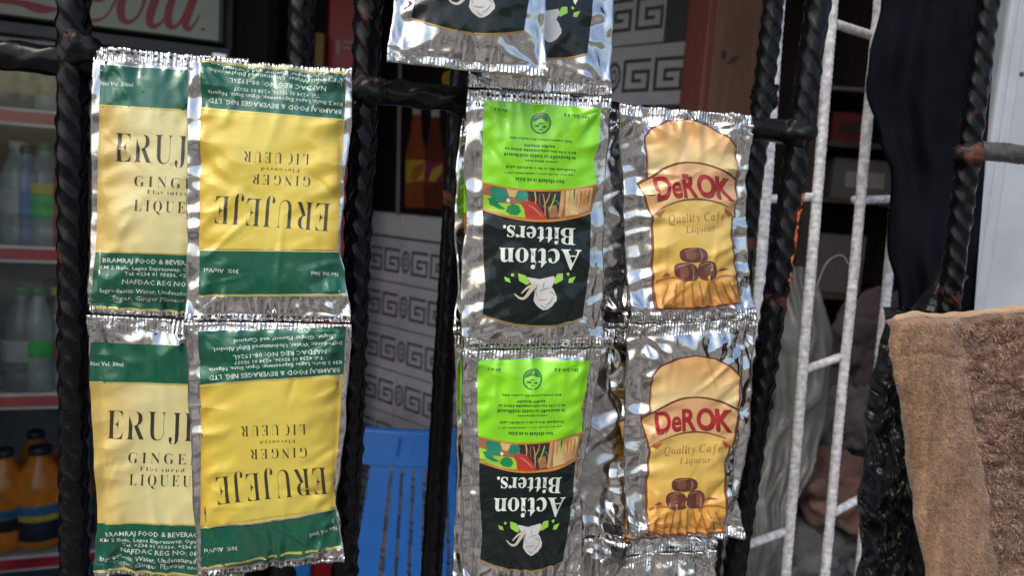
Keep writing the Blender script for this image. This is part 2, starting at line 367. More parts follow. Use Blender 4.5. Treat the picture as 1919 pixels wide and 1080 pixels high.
GLYPHS = json.loads('{"R":{"E":[[27,449,27,444,388,444,388,331,392,331,386,361,370,392,347,415,316,430,278,439,232,441,188,435,180,429,176,421,172,388,172,235,194,235,223,238,248,246,267,261,282,283,292,310,297,334,293,334,293,129,297,129,295,145,290,167,283,186,273,202,260,214,245,223,228,229,208,232,172,233,172,67,173,51,177,37,185,26,197,20,212,17,230,17,262,18,291,22,317,28,340,38,361,51,379,67,395,87,409,111,418,132,416,132,393,11,25,11,25,7,37,7,56,12,70,22,80,36,85,55,86,78,86,369,85,396,80,417,70,433,56,443,38,448]],"R":[[27,448,27,444,217,444,277,441,325,432,362,416,386,395,401,369,406,335,396,290,365,257,298,228,423,44,445,17,455,11,466,8,469,6,469,11,344,11,207,223,171,223,171,80,172,57,177,38,186,24,200,14,219,9,231,8,231,11,26,11,26,8,38,9,57,14,71,24,79,38,84,57,86,80,86,379,84,400,79,418,70,432,56,441,39,447],[225,442,207,441,192,437,181,430,175,418,172,404,171,386,171,223,204,223,237,226,266,235,288,250,303,273,312,302,315,336,305,394,274,430]],"U":[[229,448,198,442,188,437,180,429,175,419,172,408,170,379,170,139,172,102,180,70,194,44,215,26,242,15,275,11,346,27,389,78,403,158,403,379,402,400,397,418,387,431,373,441,353,446,339,448,339,444,463,444,463,448,453,445,436,439,424,429,417,415,413,398,411,378,411,182,407,120,393,73,372,40,341,17,300,3,248,-2,194,3,152,16,122,36,101,66,89,105,84,156,84,379,83,400,78,418,69,432,55,441,37,447,26,448,26,444,229,444]],"J":[[90,448,90,444,303,444,303,448,284,445,272,441,262,434,254,425,249,414,246,401,245,385,244,367,244,90,229,8,185,-38,108,-54,90,-53,72,-49,56,-44,42,-36,30,-27,20,-16,13,-4,9,9,8,23,9,35,13,45,19,53,26,59,35,62,44,63,55,62,64,59,72,54,77,47,80,38,65,-20,70,-38,85,-48,105,-51,123,-49,138,-43,148,-31,154,-16,158,1,159,21,159,367,158,385,156,400,153,413,147,424,138,434,127,440,114,445]],"G":[[266,454,192,428,355,422,335,436,313,446,290,452],[426,454,426,319,419,338,388,425,397,426,406,429],[217,451,257,454,291,452,327,444],[179,442,145,426,114,404,88,378,67,347,51,311,42,272,39,229,42,184,51,144,67,108,89,77,115,50,147,29,183,14,223,4,268,1,326,5,384,18,435,37,435,129,436,149,440,165,449,179,462,187,479,191,489,192,489,187,286,187,286,192,301,191,321,187,336,179,346,166,352,148,354,128,354,71,352,51,346,33,336,19,320,9,300,3,275,2,234,8,199,29,171,62,150,106,139,162,135,228,149,351]],"I":[[24,449,24,444,233,444,233,449,222,448,203,443,189,436,179,424,173,407,172,387,172,77,177,40,183,30,191,22,201,16,213,12,235,8,235,11,24,11,24,8,36,10,54,15,68,24,79,37,85,54,86,75,86,387,85,407,80,424,70,436,56,443,37,448]],"N":[[469,448,457,447,439,442,425,432,417,418,412,400,411,377,411,0,408,0,96,381,96,78,97,56,102,37,110,23,125,14,143,9,156,7,156,11,29,11,47,10,58,13,68,19,76,27,82,37,85,49,87,78,87,392,65,419,51,435,42,443,29,444,151,444,402,138,402,378,400,407,396,418,391,428,383,436,373,442,342,448,342,444,469,444]],"L":[[239,449,218,447,205,444,193,439,184,431,178,421,174,409,172,395,171,379,171,82,175,44,179,34,186,26,196,21,234,17,265,18,294,22,319,29,341,40,361,54,378,73,394,95,407,121,416,143,414,143,392,11,26,11,26,8,38,9,57,14,71,24,79,38,84,57,86,80,86,379,84,401,79,419,70,433,56,442,38,447,27,448,27,444,239,444]],"Q":[[233,453,265,455,296,453,325,448,353,438,379,425,402,410,423,391,442,369,458,345,470,319,480,290,485,260,487,228,483,178,468,133,445,92,413,57,374,30,314,5,352,-53,393,-82,444,-92,460,-91,482,-85,452,-94,414,-102,379,-104,300,-92,240,-56,194,8,160,23,133,39,109,58,88,80,71,106,57,133,47,163,41,195,39,228,40,259,46,289,55,317,68,344,84,368,103,389,124,409,148,425,174,438,203,447],[259,455,188,428,147,351,134,228,138,162,149,106,168,61,194,28,227,8,266,1,337,27,378,105,391,227,387,294,376,350,357,394,331,427,298,448]],"F":[[25,448,25,444,383,444,383,331,386,331,383,348,375,372,365,392,351,408,334,421,314,431,290,437,262,441,230,442,189,438,182,433,176,427,171,398,171,236,191,236,219,239,244,248,264,263,278,284,289,312,293,336,291,336,291,129,294,129,289,156,279,186,265,208,245,223,219,232,189,235,171,235,171,80,172,65,174,51,178,38,184,27,194,19,206,13,220,10,246,7,246,11,26,11,26,8,39,10,57,16,71,26,79,41,84,60,86,84,86,375,84,398,79,417,69,431,55,440,37,446]],"l":[[31,444,137,444,137,55,138,42,141,30,145,20,154,12,169,11,29,11,44,11,54,18,60,28,63,41,63,55,63,398,63,412,61,424,56,435,48,444]],"a":[[139,306,162,307,203,305,235,296,256,284,270,266,279,242,282,210,282,62,282,52,206,53,163,20,130,7,95,2,76,4,61,10,48,19,39,32,33,46,31,63,35,87,48,108,70,127,102,145,147,162,210,182,210,242,208,260,204,277,195,290,182,300,166,305,148,307,120,304,100,294,92,275,77,202,67,203,45,226,44,236,45,249,50,260,58,271,68,281,82,290,99,297,117,303],[210,185,148,161,117,128,107,84,111,52,126,30,150,22,189,38,199,46,210,59],[315,30,300,16,304,23]],"v":[[153,299,137,303,123,293,118,277,120,265,184,91,246,249,252,273,246,292,228,302,214,304,214,299,294,299,278,295,269,285,250,247,152,1,150,1,48,252,31,288,23,297,8,299]],"o":[[169,310,147,306,129,294,118,275,111,247,107,207,106,155,109,81,111,62,114,47,118,34,130,16,147,4,169,0,190,4,207,16,219,34,223,47,226,62,231,154,229,207,225,247,218,275,206,294,189,306],[142,305,168,307,194,305,218,299,239,288,258,274,275,256,288,235,298,210,304,184,306,154,304,124,298,98,288,74,275,52,259,35,240,20,218,10,195,3,169,1,142,3,118,10,96,21,77,36,61,54,47,75,38,99,32,126,30,154,32,183,38,209,47,234,61,255,77,273,96,288,118,299]],"u":[[200,304,200,299,313,299,313,70,314,55,317,42,323,31,333,24,349,23,320,21,275,13,239,4,239,71,208,33,195,22,181,13,165,6,148,2,131,1,106,4,87,11,74,24,65,42,59,66,57,97,57,248,56,263,53,277,49,288,40,298,22,304,22,299,131,299,131,73,132,61,136,49,142,39,152,31,164,26,177,24,200,28,220,40,239,62,239,248,238,265,236,279,230,290,220,299]],"r":[[221,306,233,307,248,306,259,302,267,296,273,288,277,278,278,266,209,264,199,269,188,271,175,268,163,260,153,248,144,232,140,213,138,192,138,55,139,40,144,27,152,16,164,10,186,6,186,11,29,11,44,11,54,18,60,28,63,41,63,55,63,252,63,268,60,281,55,292,46,299,31,299,135,299,135,213,167,265,180,280,194,292,208,301]],"e":[[160,308,128,295,110,258,105,204,105,181,212,181,212,215,212,242,209,264,203,282,194,296,179,305],[134,305,157,307,190,303,218,292,240,273,258,246,268,213,272,177,104,177,116,93,147,47,199,31,229,37,256,53,271,70,270,71,241,35,201,10,153,1,131,3,110,9,91,20,74,34,59,52,47,73,38,98,32,126,30,157,32,186,38,212,47,236,60,256,75,274,93,288,113,299]],"d":[[187,449,187,444,308,444,308,75,309,59,234,70,194,20,170,6,139,1,120,3,101,9,84,19,69,33,56,50,45,71,37,94,32,119,30,147,32,179,37,207,46,233,58,255,72,274,88,288,106,299,125,305,146,307,172,303,195,292,234,254,234,401,233,416,228,429,219,439,207,445],[188,290,174,292,151,288,132,275,120,254,112,227,108,194,107,153,108,114,112,81,119,54,131,34,149,21,171,17,185,19,197,24,209,33,220,44,228,58,234,74,234,243,230,257,223,268,213,278,201,286],[342,21,314,19,336,20]]},"B":{"A":[[49,75,206,466,224,465,384,87,394,65,403,47,411,34,420,25,430,20,443,18,443,0,229,0,229,18,259,21,277,30,283,46,253,132,103,132,80,32,96,21,128,18,128,0,-9,0,-9,18,4,19,14,24,24,30,32,41,41,55],[113,161,177,319,242,161]],"c":[[146,317,175,319,204,317,230,310,250,298,265,283,274,265,277,245,276,233,272,223,266,215,258,209,248,205,236,204,214,209,201,225,194,286,185,294,169,297,138,285,118,248,112,187,115,142,123,105,137,76,156,55,178,42,204,38,227,42,250,53,271,72,285,60,248,21,205,-2,156,-10,131,-8,108,-1,87,11,67,26,51,45,38,68,28,93,21,120,19,150,22,181,29,210,40,237,55,260,74,280,96,297,120,309]],"t":[[118,407,129,424,144,424,144,310,208,310,208,279,144,279,144,82,154,45,160,41,168,40,183,44,195,56,206,75,222,66,198,24,165,-1,124,-9,99,-7,80,-1,66,10,56,26,50,46,48,71,48,279,20,279,20,300,46,324,68,347,88,369,105,389]],"i":[[87,462,101,463,114,462,126,457,137,449,145,438,150,426,151,412,149,399,145,387,136,376,126,368,114,364,101,362,87,364,75,368,65,376,57,387,52,399,50,412,52,426,57,438,65,449,75,457],[20,293,21,310,148,310,148,56,154,26,160,21,168,18,180,16,180,0,18,0,18,16,30,18,39,21,45,26,49,32,52,43,52,56,52,252,52,267,50,278,47,285,41,289,32,292]],"o":[[140,316,168,318,196,316,222,309,245,298,266,282,283,263,298,240,308,214,315,185,317,154,315,123,308,94,298,69,284,46,266,26,245,11,222,-1,197,-8,169,-10,140,-8,114,-1,90,11,69,27,52,47,38,70,27,96,21,124,19,154,21,184,27,213,38,239,52,262,69,281,90,297,114,309],[169,299,151,296,138,286,128,271,122,245,118,206,117,154,122,64,125,50,128,39,138,24,152,14,169,11,186,14,199,24,209,39,212,50,215,64,220,154,218,206,214,245,208,271,198,286,185,296]],"n":[[207,313,243,318,292,306,321,271,330,212,330,56,331,43,333,33,337,26,343,21,352,17,363,16,363,0,202,0,202,16,207,16,223,21,232,34,235,56,235,217,234,234,232,247,229,258,223,265,215,270,203,271,183,267,164,255,148,235,148,56,154,26,160,21,168,17,180,16,180,0,18,0,18,16,30,17,39,21,45,26,49,33,52,43,52,56,52,253,52,266,49,276,46,284,40,289,31,293,19,294,19,310,148,310,148,267,175,296]],"B":[[15,439,15,455,220,455,318,444,377,409,396,351,384,302,348,268,287,247,360,223,404,185,418,132,413,93,397,61,371,35,335,15,291,4,238,0,16,0,16,17,36,20,52,25,62,32,69,44,73,60,75,82,75,369,74,386,72,401,69,412,65,421,59,428,51,433],[239,431,216,434,203,433,193,430,188,425,185,417,183,406,182,391,182,252,220,254,245,261,263,272,275,290,282,314,285,345,283,373,278,395,269,412,257,424],[197,231,182,231,182,65,183,51,186,41,190,33,198,28,208,25,222,24,248,27,268,35,283,49,293,69,299,95,301,128,298,162,290,188,277,208,258,221,231,228]],"e":[[132,316,157,318,193,314,224,301,249,280,268,251,279,216,283,173,283,166,117,166,127,97,154,56,199,42,225,47,248,62,270,86,285,73,248,27,205,-1,154,-10,129,-8,106,-1,85,10,66,26,50,45,37,69,27,95,21,125,19,157,21,187,28,215,38,240,51,263,68,282,87,298,109,309],[175,295,161,297,136,286,121,255,116,203,116,192,201,192,201,215,201,241,198,261,193,277,186,288]],"r":[[218,316,233,318,250,317,264,312,275,304,283,293,288,281,289,266,288,254,284,243,278,234,270,228,260,224,248,222,237,223,229,226,189,260,179,258,171,252,162,241,155,228,151,211,149,192,149,56,150,42,153,32,159,25,167,21,180,18,197,16,197,0,18,0,18,16,30,18,39,21,45,26,49,32,52,43,52,56,52,252,52,267,50,278,46,285,41,289,32,292,20,293,21,310,146,310,146,252,158,272,172,288,187,301,203,311]],"s":[[111,316,141,319,220,306,226,311,230,319,244,319,244,222,228,222,220,244,209,262,196,277,182,288,166,294,149,296,136,295,125,292,116,286,110,278,106,269,105,259,106,249,109,240,115,232,146,212,191,189,212,178,229,165,241,151,250,136,255,117,257,95,254,65,244,39,228,18,206,2,181,-7,151,-10,132,-8,111,-3,64,7,56,1,51,-9,36,-9,36,105,53,105,61,79,72,57,87,39,103,26,121,17,140,15,156,16,168,20,179,27,186,35,191,46,192,58,188,76,176,92,156,105,107,130,85,142,68,155,54,169,45,185,39,202,37,220,40,247,49,270,65,291,86,306]],".":[[79,80,89,81,100,80,110,77,119,71,126,63,130,51,132,36,130,22,126,10,119,1,110,-5,100,-8,89,-9,79,-8,69,-5,60,1,54,10,50,22,48,36,50,51,54,63,60,71,69,77]]},"I":{"Q":[[272,471,313,475,363,470,407,454,442,429,468,395,485,354,490,306,480,234,451,164,404,99,342,43,269,5,190,-8,173,-10,164,-14,126,-46,181,-47,205,-50,231,-56,312,-78,345,-83,395,-68,449,-26,459,-35,419,-78,380,-107,340,-124,294,-130,272,-129,248,-125,222,-120,167,-105,143,-99,124,-96,108,-95,70,-102,28,-126,20,-114,144,-3,92,19,53,55,29,103,21,162,26,209,39,256,59,300,85,341,117,378,152,411,191,437,231,458],[357,445,314,453,277,448,242,432,209,407,178,373,151,333,128,286,105,210,97,135,104,82,124,43,156,19,199,11,252,21,301,54,344,105,381,175,407,252,415,328,408,382,389,421]],"u":[[125,315,71,107,59,54,64,38,79,32,100,38,124,54,150,81,177,115,203,156,227,203,247,255,261,309,314,309,255,92,249,65,246,47,250,36,260,32,284,45,315,84,324,75,274,13,222,-8,197,1,189,27,191,51,199,81,220,153,171,82,127,32,86,2,46,-8,28,-5,15,4,7,18,4,38,5,51,8,69,12,90,19,116,50,228,56,265,53,276,47,283,34,286,13,287,15,300]],"a":[[136,306,183,316,217,307,232,280,241,309,292,309,231,90,224,62,222,44,224,37,233,35,252,46,282,80,291,72,240,12,195,-8,175,0,168,23,174,57,191,118,154,62,119,23,85,0,50,-8,26,-3,8,10,-3,33,-7,64,0,119,18,175,49,228,90,274],[185,299,154,291,124,266,96,226,74,175,65,148,58,122,54,97,53,73,60,43,82,33,98,37,116,48,134,65,152,87,169,113,185,141,199,171,210,201,217,230,219,257,210,288]],"l":[[163,487,169,485,171,481,168,465,62,84,57,62,56,50,59,38,68,34,90,46,122,82,133,72,105,37,77,12,52,-3,32,-7,18,-5,7,2,0,12,-2,26,-1,38,13,99,98,412,101,433,99,446,92,453,79,457,58,459,60,471]],"i":[[110,460,122,463,135,460,147,452,155,441,157,428,155,414,147,403,136,396,122,394,110,396,98,404,91,415,88,428,91,441,98,452],[124,316,129,314,128,296,63,79,58,52,61,37,72,32,96,45,130,84,140,74,84,12,33,-8,8,1,0,29,11,86,55,241,57,275,50,282,37,286,17,287,20,299]],"t":[[82,326,136,392,151,392,126,304,183,304,177,283,120,283,66,78,61,59,60,45,63,34,72,31,93,43,124,79,134,68,82,11,33,-8,9,1,1,26,66,283,19,283,22,297]],"y":[[50,315,62,316,73,302,85,258,111,123,123,57,189,166,217,233,213,249,190,268,186,276,184,288,186,299,192,308,202,314,214,316,228,313,239,304,247,291,249,273,239,223,208,158,175,102,155,69,133,35,110,0,86,-34,62,-65,39,-94,16,-118,-6,-137,-26,-149,-44,-153,-58,-151,-68,-145,-75,-136,-77,-125,-75,-114,-69,-106,-60,-100,-48,-98,-39,-99,-20,-107,-9,-109,9,-99,34,-69,79,-7,44,175,29,244,21,263,11,276,-4,284,-24,287,-22,299]],"C":[[250,464,321,475,363,470,430,453,443,458,453,470,467,470,439,332,425,332,426,353,419,395,400,427,370,446,328,453,287,447,246,430,208,404,174,370,146,328,124,281,109,229,105,175,114,109,140,60,182,29,236,19,322,40,399,103,412,91,369,46,323,15,274,-4,218,-10,164,-4,117,13,78,41,49,78,31,125,26,179,31,227,46,276,70,322,102,365,139,402,181,433]],"f":[[173,477,216,487,240,483,259,473,271,458,275,439,267,416,243,408,224,415,218,435,206,469,172,447,148,383,132,304,210,304,207,283,128,283,101,150,84,73,67,7,50,-45,33,-85,-5,-136,-48,-153,-65,-150,-79,-142,-88,-130,-91,-116,-85,-94,-66,-87,-50,-92,-44,-108,-47,-132,-42,-134,-24,-128,-10,-108,-4,-93,2,-74,8,-52,13,-25,71,283,7,283,12,304,75,304,83,340,104,403,135,449]],"e":[[148,308,195,316,222,313,242,303,254,287,258,266,245,226,208,189,147,161,61,142,56,98,72,44,119,26,168,39,221,81,231,71,198,36,165,12,128,-2,89,-7,50,0,21,21,2,54,-4,99,-1,131,9,165,25,199,46,231,72,259,101,283],[180,298,159,294,137,280,115,258,95,230,78,196,64,158,124,173,168,199,195,233,204,271,198,291]],"L":[[91,451,94,465,279,465,274,452,248,449,230,440,216,422,206,393,125,92,116,51,118,37,126,29,141,25,165,24,212,24,260,26,298,33,328,45,354,65,377,94,399,132,412,132,368,0,-24,0,-21,13,9,16,28,26,41,43,52,73,135,385,142,419,139,433,130,443,114,449]],"q":[[150,307,195,316,234,306,254,276,263,309,315,309,201,-112,204,-125,211,-132,225,-136,253,-138,251,-150,81,-150,83,-138,105,-137,120,-133,130,-128,138,-120,145,-105,152,-82,203,105,168,57,131,22,94,1,57,-6,29,-1,8,16,-6,43,-10,79,-6,116,5,154,23,191,47,226,74,257,103,282],[215,295,198,298,175,294,151,281,128,260,106,235,87,205,72,173,57,126,52,82,54,59,62,43,74,33,90,30,117,36,147,57,178,92,209,145,232,201,239,248,236,269,228,285]],"r":[[118,316,124,314,124,308,89,179,158,282,208,316,220,314,229,307,235,297,237,283,234,266,226,253,214,243,200,240,189,242,180,248,173,257,170,268,95,157,41,0,-13,0,46,209,53,240,56,259,53,272,47,279,34,282,13,284,15,297]]},"H":{"D":[[50,-26,50,708,343,708,514,676,636,590,707,471,730,341,704,204,626,86,504,4,344,-26],[323,568,200,568,200,114,327,114,455,140,529,200,566,274,577,341,562,429,517,500,440,549]],"e":[[160,455,251,472,337,456,404,406,446,324,462,197,149,197,160,159,188,121,228,98,281,90,319,93,356,103,393,120,452,154,452,36,404,8,361,-9,313,-20,258,-23,160,-2,87,55,42,136,27,230,43,328,89,405],[253,367,212,360,181,342,159,311,151,284,341,284,336,311,318,341,290,360]],"R":[[51,-26,51,708,251,708,350,694,430,651,482,581,499,492,491,428,465,374,424,330,405,320,420,308,459,262,496,209,533,149,553,117,572,89,595,57,655,-26,473,-26,375,125,318,207,276,249,245,266,214,270,201,270,201,-26],[236,572,201,572,201,410,236,410,295,418,326,437,341,462,346,494,340,528,323,550,291,566]],"O":[[251,687,411,717,573,688,698,606,777,486,804,341,777,199,699,78,574,-5,409,-35,248,-5,124,78,46,198,19,341,47,485,126,606],[507,557,411,575,315,557,240,508,191,435,172,341,191,248,240,174,315,125,411,107,507,125,583,174,632,248,651,341,632,435,583,508]],"K":[[49,-26,49,708,199,708,199,437,449,708,641,708,321,360,719,-26,509,-26,199,276,199,-26]]}}')

# ------------------------------------------------------------------ materials of the setting
def ground_mat():
    t = NT('street dirt, dark tar and pale dust')
    t.set(Roughness=0.9)
    p = t.pos()
    f = t.noise(p, 0.55, 5, 0.62, 0.5)
    c1 = t.ramp(f, [(0.34, (0.022, 0.021, 0.020)), (0.46, (0.085, 0.078, 0.070)), (0.55, (0.24, 0.22, 0.19)), (0.66, (0.36, 0.335, 0.30))])  # dark and pale patches added to vary what the foil reflects
    t.l(c1, t.b.inputs['Base Color'])
    t.l(t.bump(t.noise(p, 30, 4), 0.6, 0.01), t.b.inputs['Normal'])
    return t.m
M_ground = ground_mat()
M_floor = plain('shop floor cement', (0.10, 0.095, 0.09), 0.7, var=0.25, scale=6, bump=0.3, bscale=60)
M_plaster = plain('dim plaster', (0.16, 0.15, 0.145), 0.8, var=0.15, scale=5, bump=0.3, bscale=80)
M_ceil = plain('dark ceiling boards', (0.10, 0.085, 0.075), 0.8, var=0.2, scale=6)
M_tile = plain('glazed grey tile', (0.60, 0.595, 0.60), 0.22, var=0.16, scale=7)
M_tileband = plain('plain glazed border tile', (0.68, 0.67, 0.66), 0.2, var=0.08, scale=14)
M_key = plain('tile print charcoal', (0.10, 0.10, 0.105), 0.3, var=0.2, scale=50)
M_grout = plain('grout', (0.09, 0.088, 0.085), 0.9)
M_wood = None
def wood(name, a, b, rough=0.6, stretch=(40, 40, 3)):
    t = NT(name)
    t.set(Roughness=rough)
    p = t.pos('world', stretch)
    f = t.noise(p, 1.6, 6, 0.65, 1.2)
    t.l(t.ramp(f, [(0.25, a), (0.75, b)]), t.b.inputs['Base Color'])
    t.l(t.bump(f, 0.35, 0.002), t.b.inputs['Normal'])
    return t.m
M_wood = wood('brown planed wood', (0.13, 0.070, 0.045), (0.23, 0.13, 0.085))
M_woodred = wood('red stained wood', (0.16, 0.045, 0.032), (0.23, 0.075, 0.055))
M_darkwood = wood('dark shelf wood', (0.04, 0.032, 0.027), (0.09, 0.07, 0.058))

def structure(o):
    o['kind'] = 'structure'
    return o

# shop axes follow the grille
EX = Vector((1, 0.23, 0)).normalized()
EY = Vector((-0.23, 1, 0)).normalized()
SHOP_A = math.atan2(0.23, 1)
def sbox(name, x0, x1, y0, y1, z0, z1, mat, bev=0.0):
    o = box(name, x0, x1, y0, y1, z0, z1, mat, None, bev)
    o.rotation_euler = (0, 0, SHOP_A)
    o.location = (0, 0.335, 0)
    return structure(o)

g = mesh('ground', [(-120, -120, 0), (120, -120, 0), (120, 120, 0), (-120, 120, 0)], [(0, 1, 2, 3)], M_ground, smooth=False)
structure(g)
sbox('floor', -1.75, 1.45, 0.14, 3.0, 0.0, 0.1, M_floor)
sbox('wall_back', -1.75, 1.45, 2.9, 3.0, 0.1, 2.6, M_plaster)
sbox('wall_left', -1.85, -1.75, 0.14, 3.0, 0.0, 2.6, M_plaster)
sbox('wall_right', 1.45, 1.55, 0.14, 3.0, 0.0, 2.6, M_plaster)
sbox('wall_front_left', -1.75, -0.95, 0.14, 0.26, 0.1, 2.6, M_plaster)  # unseen shopfront; its opening is sized to set the light inside
sbox('wall_front_right', 0.74, 1.45, 0.14, 0.26, 0.1, 2.6, M_plaster)
sbox('wall_front_lintel', -0.95, 0.74, 0.14, 0.26, 1.9, 2.6, M_plaster)
sbox('added_front_sill', -0.95, 0.74, 0.14, 0.26, 0.1, 0.6, M_plaster)  # unseen sill added to block light and darken the shop
sbox('ceiling', -1.85, 1.55, 0.14, 3.0, 2.6, 2.7, M_ceil)
sbox('added_eaves', -2.2, 2.0, -0.25, 0.13, 2.36, 2.42, M_ceil)  # unseen overhang added to cut the light from above

# ------------------------------------------------------------------ tiled wall behind
WA = at(1220, 140, 1.25)
WB = at(750, 575, 1.70)
WD = (WB - WA); WD.z = 0; WD.normalize()
WN = Vector((WD.y, -WD.x, 0))
if WN.dot(CAM_P - WA) < 0:
    WN = -WN
W_ANG = math.atan2(WD.y, WD.x)
wall = empty('tiled_wall', (WA.x, WA.y, 0.1), 'grey tiled wall with dark greek key pattern, behind the black grille', 'wall', rotz=W_ANG)
# local: x along the wall (to the far left), y: the street side is +y or -y
side = 1 if (Matrix.Rotation(-W_ANG, 3, 'Z') @ WN).y > 0 else -1
def wbox(name, s0, s1, d0, d1, z0, z1, mat, par, bev=0):
    y0, y1 = sorted((side * d0, side * d1))
    return box(name, s0, s1, y0, y1, z0 - 0.1, z1 - 0.1, mat, par, bev)
wbox('wall_core', -0.125, 1.42, -0.10, -0.0065, 0.1, 2.59, M_grout, wall)
KEY = [(0, 8, 9, 9), (0, 0, 1, 8), (1, 0, 9, 1), (8, 1, 9, 6), (3, 5, 8, 6), (3, 2.6, 4, 5), (4, 2.6, 6.3, 3.6)]
def motif_mesh():
    vs, fs = [], []
    def quad(x0, z0, x1, z1):
        k = len(vs)
        vs.extend([(x0, side * 0.0007, z0), (x1, side * 0.0007, z0), (x1, side * 0.0007, z1), (x0, side * 0.0007, z1)])
        fs.append((k, k + 1, k + 2, k + 3))
    s = 0.0062
    for ox, fl in ((-0.0185 - 0.0558, 1), (-0.0125 + 0.0, 1)):
        for a, b, c, d in KEY:
            if not fl:
                a, c = 9 - c, 9 - a
            quad(ox + (9 - c) * s * 0.97, -0.028 + b * s, ox + (9 - a) * s * 0.97, -0.028 + d * s)
    cx = 0.0605
    n = 24
    for r0, r1 in ((0.0195, 0.0145), (0.0095, 0.0055)):
        k = len(vs)
        for i in range(n):
            a = 2 * math.pi * i / n
            w = 1.0 + (0.12 if (i % 2 and r0 > 0.015) else 0)
            vs.append((cx + 0.72 * r0 * w * math.cos(a), side * 0.0007, 1.25 * r0 * w * math.sin(a)))
            vs.append((cx + 0.72 * r1 * math.cos(a), side * 0.0007, 1.25 * r1 * math.sin(a)))
        for i in range(n):
            j = (i + 1) % n
            fs.append((k + 2 * i, k + 2 * i + 1, k + 2 * j + 1, k + 2 * j))
    return vs, fs
TW, TH = 0.156, 0.1035
tile_me = None
motif_me = None
def add_tile(s, z, patt=True, h=TH):
    global tile_me, motif_me
    if h == TH and tile_me:
        t = bpy.data.objects.new('tile', tile_me)
        col.objects.link(t); t.parent = wall
    else:
        b = box_bm(-TW / 2 + 0.0013, TW / 2 - 0.0013, -0.003, 0.003, -h / 2 + 0.0013, h / 2 - 0.0013, 0.0012)
        t = from_bm('tile', b, M_tile if patt else M_tileband, wall)
        if h == TH and patt:
            tile_me = t.data
    t.location = (s, side * (-0.003 + rnd.uniform(-0.0006, 0.0006)), z - 0.1)
    if patt:
        if motif_me is None:
            vs, fs = motif_mesh()
            m = mesh('key_motif', vs, fs, M_key, t, smooth=False)
            motif_me = m.data
        else:
            m = bpy.data.objects.new('key_motif', motif_me)
            col.objects.link(m); m.parent = t
        m.location = (0, side * 0.003, 0)
for k in range(-5, 4):
    z = 0.7746 + 0.1040 * k
    for j in range(-1, 8):
        s = 0.595 - 0.0605 + (j - 3) * TW
        if -0.03 < s < 1.1:
            add_tile(s, z)
for j in range(-1, 8):
    s = 0.595 - 0.0605 + (j - 3) * TW
    if -0.03 < s < 1.1:
        add_tile(s, 1.174, False, 0.066)
for k in range(-1, 4):
    z = 1.4715 + 0.1035 * k
    sh = (0.075 - 0.0605) if k % 2 == 0 else (-0.035 - 0.0605 + 0.0)
    for j in range(-1, 8):
        s = sh + j * TW
        if -0.045 < s < 0.95:
            add_tile(s, z)

# ------------------------------------------------------------------ poster on the tiled wall
def wall_uv(x, y, off):
    q = onplane(x, y, WA + WN * off, WN)
    return q
def flat_poly(name, loops, fn, mat, parent, kind=None):
    """flat print: loops of photo points -> polygon lying on a surface"""
    vs, fs = [], []
    for lp in loops:
        pts = [fn(x, y) for x, y in lp]
        tris = tessellate_polygon([pts])
        k = len(vs)
        vs.extend(pts)
        fs.extend([tuple(k + i for i in t) for t in tris])
    inv = parent.matrix_basis.inverted() if parent else Matrix()
    o = mesh(name, [inv @ v for v in vs], fs, mat, parent, smooth=False, kind=kind)
    return o
M_poster = plain('black gloss poster', (0.010, 0.010, 0.012), 0.3, var=0.2)
M_pglass1 = plain('poster amber print', (0.26, 0.07, 0.022), 0.35, var=0.3, scale=70)
M_pglass2 = plain('poster dark brown print', (0.12, 0.030, 0.018), 0.35, var=0.3, scale=70)
M_pyel = plain('poster yellow print', (0.50, 0.33, 0.04), 0.35, var=0.25, scale=80)
M_pmag = plain('poster magenta print', (0.24, 0.03, 0.09), 0.35, var=0.2)
M_pcap = plain('poster silver cap print', (0.42, 0.40, 0.40), 0.35)
M_pgrey = plain('poster grey rule', (0.28, 0.27, 0.27), 0.4)
pb = wall_uv(700, 403, 0.006)
poster = empty('poster', (pb.x, pb.y, pb.z), 'black drinks poster with two amber bottles and a lemon, on the tiled wall', 'poster')
pl = [wall_uv(697, 0, 0.006), wall_uv(905, 0, 0.006)]
s0, s1 = (pl[0] - WA).dot(WD), (wall_uv(905, 300, 0.006) - WA).dot(WD)
z0, z1 = wall_uv(790, 404, 0.006).z, 1.78
def wpt(s, z, off):
    return Vector((WA.x, WA.y, 0)) + WD * s + WN * off + Vector((0, 0, z))
def pslab(name, s0, s1, z0, z1, o0, o1, mat):
    vs = [wpt(s, z, o) - poster.location for o in (o0, o1) for s, z in ((s0, z0), (s1, z0), (s1, z1), (s0, z1))]
    return mesh(name, vs, [(0, 1, 2, 3), (7, 6, 5, 4), (0, 4, 5, 1), (1, 5, 6, 2), (2, 6, 7, 3), (3, 7, 4, 0)], mat, poster, smooth=False)
pslab('sheet', s0, s1, z0, z1, 0.002, 0.006, M_poster)
Wf = lambda off: (lambda x, y: wall_uv(x, y, off))
